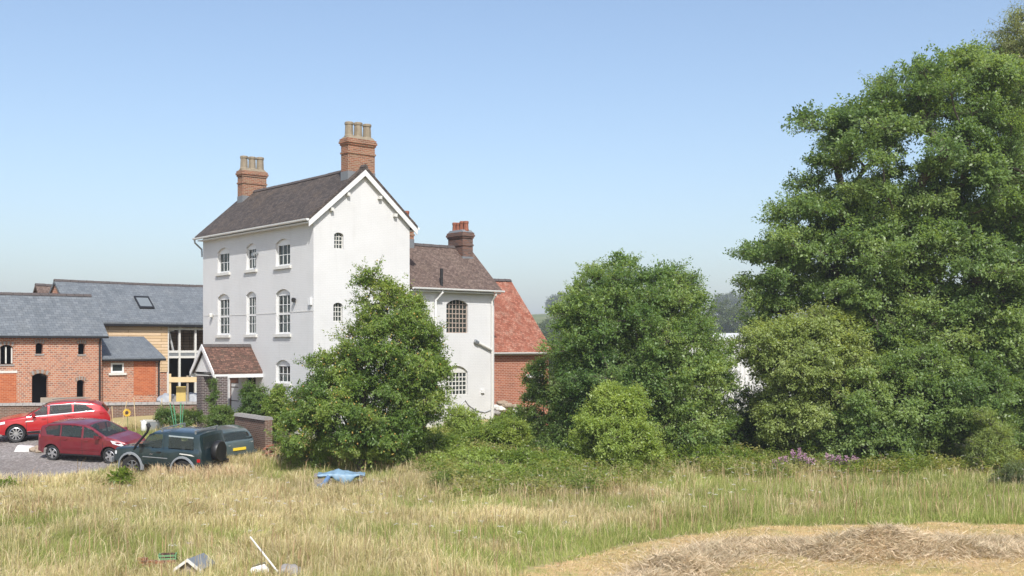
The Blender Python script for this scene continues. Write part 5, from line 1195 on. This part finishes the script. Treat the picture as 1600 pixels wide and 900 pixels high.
# far trees on the hill and scrub on the slope
FAR = [(.06, .085, .04), (.085, .115, .05), (.11, .14, .06)]
for i, (px, d, h, w_, c) in enumerate(((866, 690, 11, 6, 0), (876, 700, 13, 6.5, 0), (887, 690, 12, 6, 0), (1126, 640, 12, 6, 0), (1140, 650, 14, 7, 0), (1153, 640, 12, 6, 0), (1168, 650, 13, 7, 0), (848, 300, 6, 4.5, 1), (862, 240, 5.5, 5, 1), (878, 330, 8, 7, 1), (1140, 330, 12, 9, 1), (1165, 300, 11, 8, 1), (840, 205, 4.0, 4, 1), (856, 180, 4, 4.5, 1), (872, 170, 4.5, 4, 1))):
    x = (px-800)/F*d; z = gz(x, d); b = Vector((x, d, z))
    lab = ['leftmost tree of the clump on the far hilltop beyond the brick extension', 'middle tallest tree of the clump on the far hilltop', 'right tree of the clump on the far hilltop', 'far hill tree seen right of the broad tree, leftmost', 'second far hill tree seen right of the broad tree', 'third far hill tree seen right of the broad tree', 'far hill tree nearest the sallow', 'lone scrub tree high on the far slope beside red roof', 'scrub bush midway down the far slope', 'big scrub tree on the slope behind the broad tree edge', 'mid distance tree above the white shed roof', 'mid distance tree behind the sallow top', 'scrub bush low on the slope at red roof edge', 'scrub bush low on the slope, second from red roof', 'scrub bush low on the slope beside the broad tree'][i]
    tree('hill_tree' if c == 0 else 'slope_tree', lab, 'tree', b, [(b+Vector((0, 0, h*.6)), (w_*.75, w_*.75, h*.42)), (b+Vector((w_*.3, 0, h*.45)), (w_*.6, w_*.6, h*.35)), (b+Vector((-w_*.35, 0, h*.42)), (w_*.55, w_*.6, h*.32))],
        60, (1.2, 2.0), 14, 8, .55, FAR, .3, seed=60+i, group='trees on the far hill' if c == 0 else 'scrub on the far slope', aspect=.8, min_z=.4)

# ---------------------------------------------------------------- long grass, undergrowth, stubble, hay
def vnoise(x, y, s, seed):
    r = np.random.default_rng(seed); tab = r.random((64, 64)); X = x*s+97.3; Y = y*s+41.7
    i, j = np.floor(X).astype(int), np.floor(Y).astype(int); fx, fy = X-i, Y-j; fx = fx*fx*(3-2*fx); fy = fy*fy*(3-2*fy)
    g = lambda a, b: tab[a % 64, b % 64]
    return (g(i, j)*(1-fx)+g(i+1, j)*fx)*(1-fy)+(g(i, j+1)*(1-fx)+g(i+1, j+1)*fx)*fy
def fnoise(x, y, s, seed): return .55*vnoise(x, y, s, seed)+.3*vnoise(x, y, s*2.3, seed+1)+.15*vnoise(x, y, s*5.1, seed+2)
def blades(name, x, y, h, wd, lean, laz, col, colt, head, m=None, dz=0):
    n = len(x); z = ground(x, y)+dz; az = RNG.uniform(0, 2*np.pi, n)
    B = np.stack([x, y, z], 1); S = np.stack([np.cos(az), np.sin(az), np.zeros(n)], 1)
    Ld = np.stack([np.cos(laz), np.sin(laz), np.zeros(n)], 1)*(h*lean)[:, None]
    mf = np.where(head, .8, .6); Mi = B+Ld*(mf*.62)[:, None]+np.array([0, 0, 1])*(h*mf*(1-.2*lean**2))[:, None]
    T = B+Ld*1.25+np.array([0, 0, 1])*(h*(1-.32*lean**2))[:, None]
    w0 = wd[:, None]*.5; w1 = (wd*np.where(head, 1.35, .45))[:, None]
    V = np.stack([B-S*w0, B+S*w0, Mi+S*w1*.5+0, Mi-S*w1*.5, T], 1).reshape(-1, 3)
    k = np.arange(n)*5
    q = np.stack([k, k+1, k+2, k+3], 1); t = np.stack([k+3, k+2, k+4], 1)
    return mesh_np(name, V, q, t, np.concatenate([col, colt]), m or M['grass'])
HX0 = np.array([HX, HY])
def house_local(x, y):
    dx, dy = x-HX, y-HY; return C_*dx+S_*dy, -S_*dx+C_*dy
def free(x, y):
    s, t = house_local(x, y)
    inside = ((s > -.1) & (s < 5.1) & (t > -.1) & (t < 11.2)) | ((s > 4.9) & (s < 10.3) & (t > 0) & (t < 5)) | ((s > 9.2) & (s < 14.8) & (t > 1) & (t < 8)) | ((s > -2.6) & (s <= 0) & (t > 4.3) & (t < 8.4))
    return ~inside
def meadow(n, y0, y1):
    y = np.sqrt(RNG.uniform(y0**2, y1**2, n)); x = RNG.uniform(-1, 1, n)*(.5*y+2.2)
    k = ~inpoly(GRAVEL, x+wob(x, y), y+wob(y, x)) & ~inpoly(MOWN, x+wob(x, y, .2), y+wob(y, x, .2)+RNG.normal(0, .12, n)) & free(x, y)
    k &= RNG.random(n) < (.35+.9*fnoise(x, y, .9, 5))*np.where(y > 46, .55, 1)
    return x[k], y[k], k.sum()
MX, MY = np.array(MOWN[2:9]).T
mi_ = np.linspace(0, 6, 60); MX, MY = np.interp(mi_, range(7), MX), np.interp(mi_, range(7), MY)
def mown_edge(x, y): return sstep(2.4, 0, np.sqrt(((x[:, None]-MX)**2+(y[:, None]-MY)**2).min(1)))
SPOT = [(PX(262, 880, 24.9), .45), (PX(306, 900, 23.9), .45), (PX(402, 900, 23.9), .45), (PX(450, 903, 23.8), .4)]
def trodden(x, y):
    f = np.ones(len(x))
    for s_, w_ in SPOT: f *= 1-.5*((np.abs(x-s_.x) < w_) & (y < s_.y+.1) & (y > s_.y-(2.2 if s_.y > 30 else 3.5)))
    return f
pal_s = np.array([(.68, .565, .32), (.58, .46, .24), (.76, .66, .44), (.52, .39, .24), (.60, .53, .26)])
pal_g = np.array([(.26, .32, .08), (.33, .38, .11), (.42, .43, .15), (.20, .28, .06)])
def greenness(x, y):
    px_ = 800+x/y*F; e = mown_edge(x, y)
    return .30+.30*sstep(35, 40, y)+.38*sstep(560, 820, px_)*sstep(27, 33, y)+.34*sstep(950, 1200, px_)+.7*e+3.2*(fnoise(x, y, .4, 21)-.5)+1.2*(fnoise(x, y, 1.7, 31)-.5), e
x, y, n = meadow(950000, 20.5, 51)
green, edge = greenness(x, y); straw = RNG.random(n) > np.clip(green, .06, .94)
hgt = np.where(straw, .40, .30)*(.25+1.4*fnoise(x, y, .75, 77))*RNG.uniform(.55, 1.35, n)*(1-.5*edge)*trodden(x, y)
cs = pal_s[RNG.integers(0, 5, n)]; cg = pal_g[RNG.integers(0, 4, n)]; tintn = (.74+.52*fnoise(x, y, .33, 55))[:, None]
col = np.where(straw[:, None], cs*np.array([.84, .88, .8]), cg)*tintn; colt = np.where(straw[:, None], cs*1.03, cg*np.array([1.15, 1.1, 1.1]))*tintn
lod = np.clip(6*(fnoise(x, y, .9, 61)-.54), 0, 1); lazn = fnoise(x, y, .5, 91)*11+RNG.normal(0, 1, n)*(1.6-1.2*lod)
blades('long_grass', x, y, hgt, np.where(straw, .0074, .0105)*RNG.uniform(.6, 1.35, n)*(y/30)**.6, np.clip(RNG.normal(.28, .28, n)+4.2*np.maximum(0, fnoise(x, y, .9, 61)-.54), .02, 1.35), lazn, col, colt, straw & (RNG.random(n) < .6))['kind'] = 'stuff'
# flattened dry thatch between the stalks
x, y, n = meadow(200000, 20.5, 48); cs = pal_s[RNG.integers(0, 5, n)]*RNG.uniform(.7, 1.05, (n, 1)); g_, _ = greenness(x, y); gk = RNG.random(n) < g_*.7; cs[gk] = pal_g[RNG.integers(0, 4, n)][gk]
blades('dry_thatch', x, y, RNG.uniform(.10, .30, n), np.full(n, .012), RNG.uniform(.7, 1.5, n), fnoise(x, y, .8, 19)*14+RNG.normal(0, .8, n), cs, cs*1.05, np.zeros(n, bool))['kind'] = 'stuff'
# short green sward beneath
x, y, n = meadow(260000, 20.5, 50)
cg = pal_g[RNG.integers(0, 4, n)]*RNG.uniform(.75, 1.2, (n, 1)); pat = fnoise(x, y, .9, 37); kk = RNG.random(n) < sstep(.3, .6, pat); x, y, cg = x[kk], y[kk], cg[kk]; n = len(x)
blades('green_sward', x, y, RNG.uniform(.12, .42, n)*trodden(x, y), np.full(n, .016), RNG.uniform(.1, 1.1, n), RNG.uniform(0, 6.28, n), cg, cg*1.1, np.zeros(n, bool))['kind'] = 'stuff'
# taller loose stalks
n = 11000
y = np.sqrt(RNG.uniform(21**2, 46**2, n)); x = RNG.uniform(-1, 1, n)*(.5*y+2)
k = ~inpoly(GRAVEL, x, y) & ~inpoly(MOWN, x, y) & free(x, y) & (fnoise(x, y, .5, 44) > .46); x, y = x[k], y[k]; n = len(x)
cs = np.array([(.70, .60, .38), (.58, .45, .26), (.42, .28, .18)])[RNG.integers(0, 3, n)]
blades('tall_grass_stalks', x, y, RNG.uniform(.4, .8, n), np.full(n, .0075), np.clip(RNG.normal(.25, .15, n), 0, .8), RNG.uniform(0, 6.28, n), cs*.9, cs, np.ones(n, bool))['kind'] = 'stuff'
n = 4200
y = np.sqrt(RNG.uniform(21**2, 44**2, n)); x = RNG.uniform(-1, 1, n)*(.5*y+2)
k = ~inpoly(GRAVEL, x, y) & ~inpoly(MOWN, x, y) & free(x, y) & (fnoise(x, y, .6, 144) > .56); x, y = x[k], y[k]; n = len(x)
cs = np.array([(.34, .22, .13), (.38, .25, .14), (.30, .22, .12)])[RNG.integers(0, 3, n)]
blades('sorrel_stalks', x, y, RNG.uniform(.4, .85, n), np.full(n, .013), np.clip(RNG.normal(.2, .12, n), 0, .6), RNG.uniform(0, 6.28, n), cs*1.2, cs, np.ones(n, bool))['kind'] = 'stuff'
# broad leaved undergrowth: green weeds between the trees and the meadow
UG = [(-5, 41.5), (-2.8, 38), (-2.6, 35.6), (-.6, 34.4), (2.6, 35.2), (6, 39.5), (11, 40.2), (20, 40.4), (20, 43.5), (8, 45), (3, 46.5), (0, 49), (-4.5, 46), (-6, 43)]
n = 12000
x = RNG.uniform(-6, 20, n); y = RNG.uniform(34, 49, n)
k = inpoly(UG, x+wob(x, y), y+wob(y, x)) & free(x, y) & (RNG.random(n) < .25+1.3*(fnoise(x, y, .6, 12)-.2)); x, y = x[k], y[k]; n = len(x)
hh = (.28+.85*fnoise(x, y, .5, 15))*RNG.uniform(.6, 1.2, n); L_ = 24
i = np.repeat(np.arange(n), L_); t = RNG.random(n*L_)**.7
P = np.stack([x[i]+RNG.normal(0, .1, n*L_), y[i]+RNG.normal(0, .1, n*L_), ground(x, y)[i]+hh[i]*t], 1)
a = RNG.uniform(0, 6.28, n*L_); D = np.stack([np.cos(a), np.sin(a), RNG.normal(.1, .4, n*L_)], 1); Nn = unit(RNG.normal(size=(n*L_, 3))*.5+np.array([0, 0, .9]))
pal = np.array([(.11, .17, .035), (.16, .22, .05), (.22, .27, .07), (.30, .30, .12)]); cf = np.clip(fnoise(x, y, .7, 71)*1.5-.2+RNG.normal(0, .15, n), 0, .999)
col = pal[(cf*4).astype(int)][i]*RNG.uniform(.75, 1.25, (n*L_, 1)); sz = RNG.uniform(.07, .15, n*L_)
leaves('undergrowth', P, D, Nn, sz, sz*.45, col, M['leaf'])['kind'] = 'stuff'
n = 13000
x = RNG.uniform(-5, 12, n); y = RNG.uniform(34.5, 43, n); k = free(x, y) & inpoly(UG, x, y) & (fnoise(x, y, .7, 29) > .45); x, y = x[k], y[k]; n = len(x)
cs = np.array([(.66, .56, .34), (.5, .42, .24), (.36, .36, .14)])[RNG.integers(0, 3, n)]
blades('tall_grass_stalks', x, y, RNG.uniform(.4, .85, n), np.full(n, .0085), np.clip(RNG.normal(.3, .2, n), 0, .9), RNG.uniform(0, 6.28, n), cs*.9, cs, RNG.random(n) < .6)['kind'] = 'stuff'
# rank dry stand of grass against the off-roader and along the yard edge
n = 2300
x = np.concatenate([RNG.uniform(-12.9, -9.4, n), RNG.uniform(-15.5, -9.5, n//2)]); y = np.concatenate([RNG.uniform(38.4, 39.35, n), RNG.uniform(45.2, 49.5, n//2)])
k = ~inpoly(GRAVEL, x, y) & free(x, y) & (fnoise(x, y, 1.2, 6) > .38); x, y = x[k], y[k]; n = len(x)
cs = np.array([(.70, .56, .36), (.60, .42, .27), (.52, .40, .22), (.66, .58, .34)])[RNG.integers(0, 4, n)]
blades('tall_grass_stalks', x, y, RNG.uniform(.3, .72, n), np.full(n, .010), np.clip(RNG.normal(.3, .22, n), 0, .95), RNG.normal(2.6, .9, n), cs*.88, cs, RNG.random(n) < .7)['kind'] = 'stuff'
# small meadow flowers: white umbels and pale thistle heads
n = 420
y = np.sqrt(RNG.uniform(24**2, 44**2, n)); x = RNG.uniform(-1, 1, n)*.5*y
k = ~inpoly(GRAVEL, x, y) & ~inpoly(MOWN, x, y) & free(x, y) & (fnoise(x, y, .35, 3) > .45); x, y = x[k], y[k]; n = len(x); L_ = 14
i = np.repeat(np.arange(n), L_); h_ = RNG.uniform(.5, .95, n)
P = np.stack([x[i]+RNG.normal(0, .035, n*L_), y[i]+RNG.normal(0, .035, n*L_), ground(x, y)[i]+h_[i]+RNG.normal(0, .012, n*L_)], 1)
a = RNG.uniform(0, 6.28, n*L_); D = np.stack([np.cos(a), np.sin(a), 0*a], 1)
wc = np.where((RNG.random(n) < .7)[:, None], np.array([[.78, .76, .7]]), np.array([[.55, .45, .42]]))
leaves('meadow_flowers', P, D, np.tile([0, 0, 1.], (n*L_, 1)), np.full(n*L_, .035), np.full(n*L_, .03), wc[i], M['flower'])['kind'] = 'stuff'
# pink willowherb at the foot of the sallow
for j, px in enumerate((1218, 1246, 1262, 1302, 1316, 1330)):
    p = at(px, 742, 41.3); e = empty('pink_willowherb', p, 0, ['pink flower spike furthest left below the sallow', 'tallest bright pink flower spike below the sallow', 'pink flower spike just right of the tallest spike', 'pale pink flower spike left of a trio under the tall tree', 'middle pale pink flower spike under the tall tree', 'right pale pink flower spike under the tall tree'][j], 'flower', 'pink flower spikes')
    H = [.75, 1.05, .85, .85, .8, .75][j]; ns = 5
    m_ = MB(); q = []
    for a_ in range(ns):
        an = a_*1.26+j; tip = Vector((math.cos(an)*.22, math.sin(an)*.16, H-.06*a_)); m_.tube([(0, 0, 0), tip*.5+Vector((0, 0, .05)), tip], [.01, .008, .005], 4); q.append(tip)
    m_.build('stem', M['bark'], e)
    k = 60*ns; ii = np.repeat(np.arange(ns), 60); tp = np.array([list(v) for v in q])[ii]
    P = tp+np.stack([RNG.normal(0, .04, k), RNG.normal(0, .04, k), RNG.uniform(-.16, .06, k)], 1)
    leaves('blossom', P, RNG.normal(size=(k, 3)), RNG.normal(size=(k, 3)), np.full(k, .05), np.full(k, .04), np.array([[.46, .27, .38]])*RNG.uniform(.7, 1.3, (k, 1)), M['flower'], e)
    k = 260; hz = RNG.random(k); an = RNG.uniform(0, 6.28, k)
    P = np.stack([np.cos(an)*.16*hz, np.sin(an)*.16*hz, hz*H*.85], 1)
    leaves('foliage', P, np.stack([np.cos(an), np.sin(an), RNG.normal(.1, .3, k)], 1), np.tile([0, 0, 1.], (k, 1)), np.full(k, .13), np.full(k, .035), np.array([[.085, .13, .035]])*RNG.uniform(.7, 1.3, (k, 1)), M['leaf'], e)
# stubble on the mown field
n = 90000
y = np.sqrt(RNG.uniform(19**2, 31**2, n)); x = RNG.uniform(-.05, .62, n)*y
k = inpoly(MOWN, x, y) & (RNG.random(n) < .25+.9*fnoise(x, y, .8, 8)); x, y = x[k], y[k]; n = len(x)
gr = RNG.random(n) < np.clip(.25+1.6*(fnoise(x, y, .6, 9)-.5), .03, .8)
cs = np.where(gr[:, None], np.array([[.30, .32, .10]]), np.array([(.68, .55, .30), (.58, .42, .22), (.62, .48, .27)])[RNG.integers(0, 3, n)])*RNG.uniform(.75, 1.2, (n, 1))
blades('stubble', x, y, RNG.uniform(.03, .11, n), np.full(n, .013), RNG.uniform(.2, 1.3, n), RNG.uniform(0, 6.28, n), cs, cs, np.zeros(n, bool))['kind'] = 'stuff'
# hay windrow: a bumpy ridge of loose dry stalks
WP = np.array([(1020, 915), (1075, 892), (1115, 868), (1180, 856), (1260, 858), (1330, 866), (1400, 862), (1450, 856), (1520, 860), (1570, 858), (1640, 856), (1720, 856)], float)
WX = np.array([[(a-800)*CAMZ/(b-540), CAMZ*F/(b-540)] for a, b in WP])
tt = np.linspace(0, len(WX)-1, 240); CX = np.interp(tt, range(len(WX)), WX[:, 0]); CY = np.interp(tt, range(len(WX)), WX[:, 1])
def hayz(x, y):
    d2 = (x[:, None]-CX[None])**2+(y[:, None]-CY[None])**2; j = d2.argmin(1); d = np.sqrt(d2.min(1))
    wdt = .8+.75*vnoise(CX[j], CY[j], .7, 5); hh = .03+.75*vnoise(CX[j], CY[j], 1.0, 9)**2.2
    return hh*np.clip(1-(d/wdt)**2, 0, 1)*(.35+1.3*fnoise(x, y, 1.6, 17))
n = 120000
j = RNG.integers(0, 240, n); sp_ = np.where(RNG.random(n) < .3, 1.9, .72); x = CX[j]+RNG.normal(0, 1, n)*sp_; y = CY[j]+RNG.normal(0, 1, n)*sp_
hz_ = hayz(x, y); k = inpoly(MOWN, x, y) & ((hz_ > .025) | (RNG.random(n) < .3)); x, y, hz_ = x[k], y[k], hz_[k]; n = len(x)
lz = fnoise(x, y, .9, 23)*12+RNG.normal(0, 1.1, n); L_ = RNG.uniform(.10, .36, n)
P = np.stack([x, y, ground(x, y)+.02+hz_*RNG.random(n)**.35], 1)
D = np.stack([np.cos(lz), np.sin(lz), RNG.normal(.12, .45, n)], 1)
cs = np.array([(.60, .48, .33), (.68, .56, .40), (.48, .37, .24), (.55, .47, .32)])[RNG.integers(0, 4, n)]*RNG.uniform(.75, 1.2, (n, 1))*(.85+.3*fnoise(x, y, .8, 3))[:, None]
leaves('hay_windrow', P, D, unit(RNG.normal(size=(n, 3))+np.array([0, 0, 1.])), L_, RNG.uniform(.006, .02, n), cs, M['grass'])['kind'] = 'stuff'
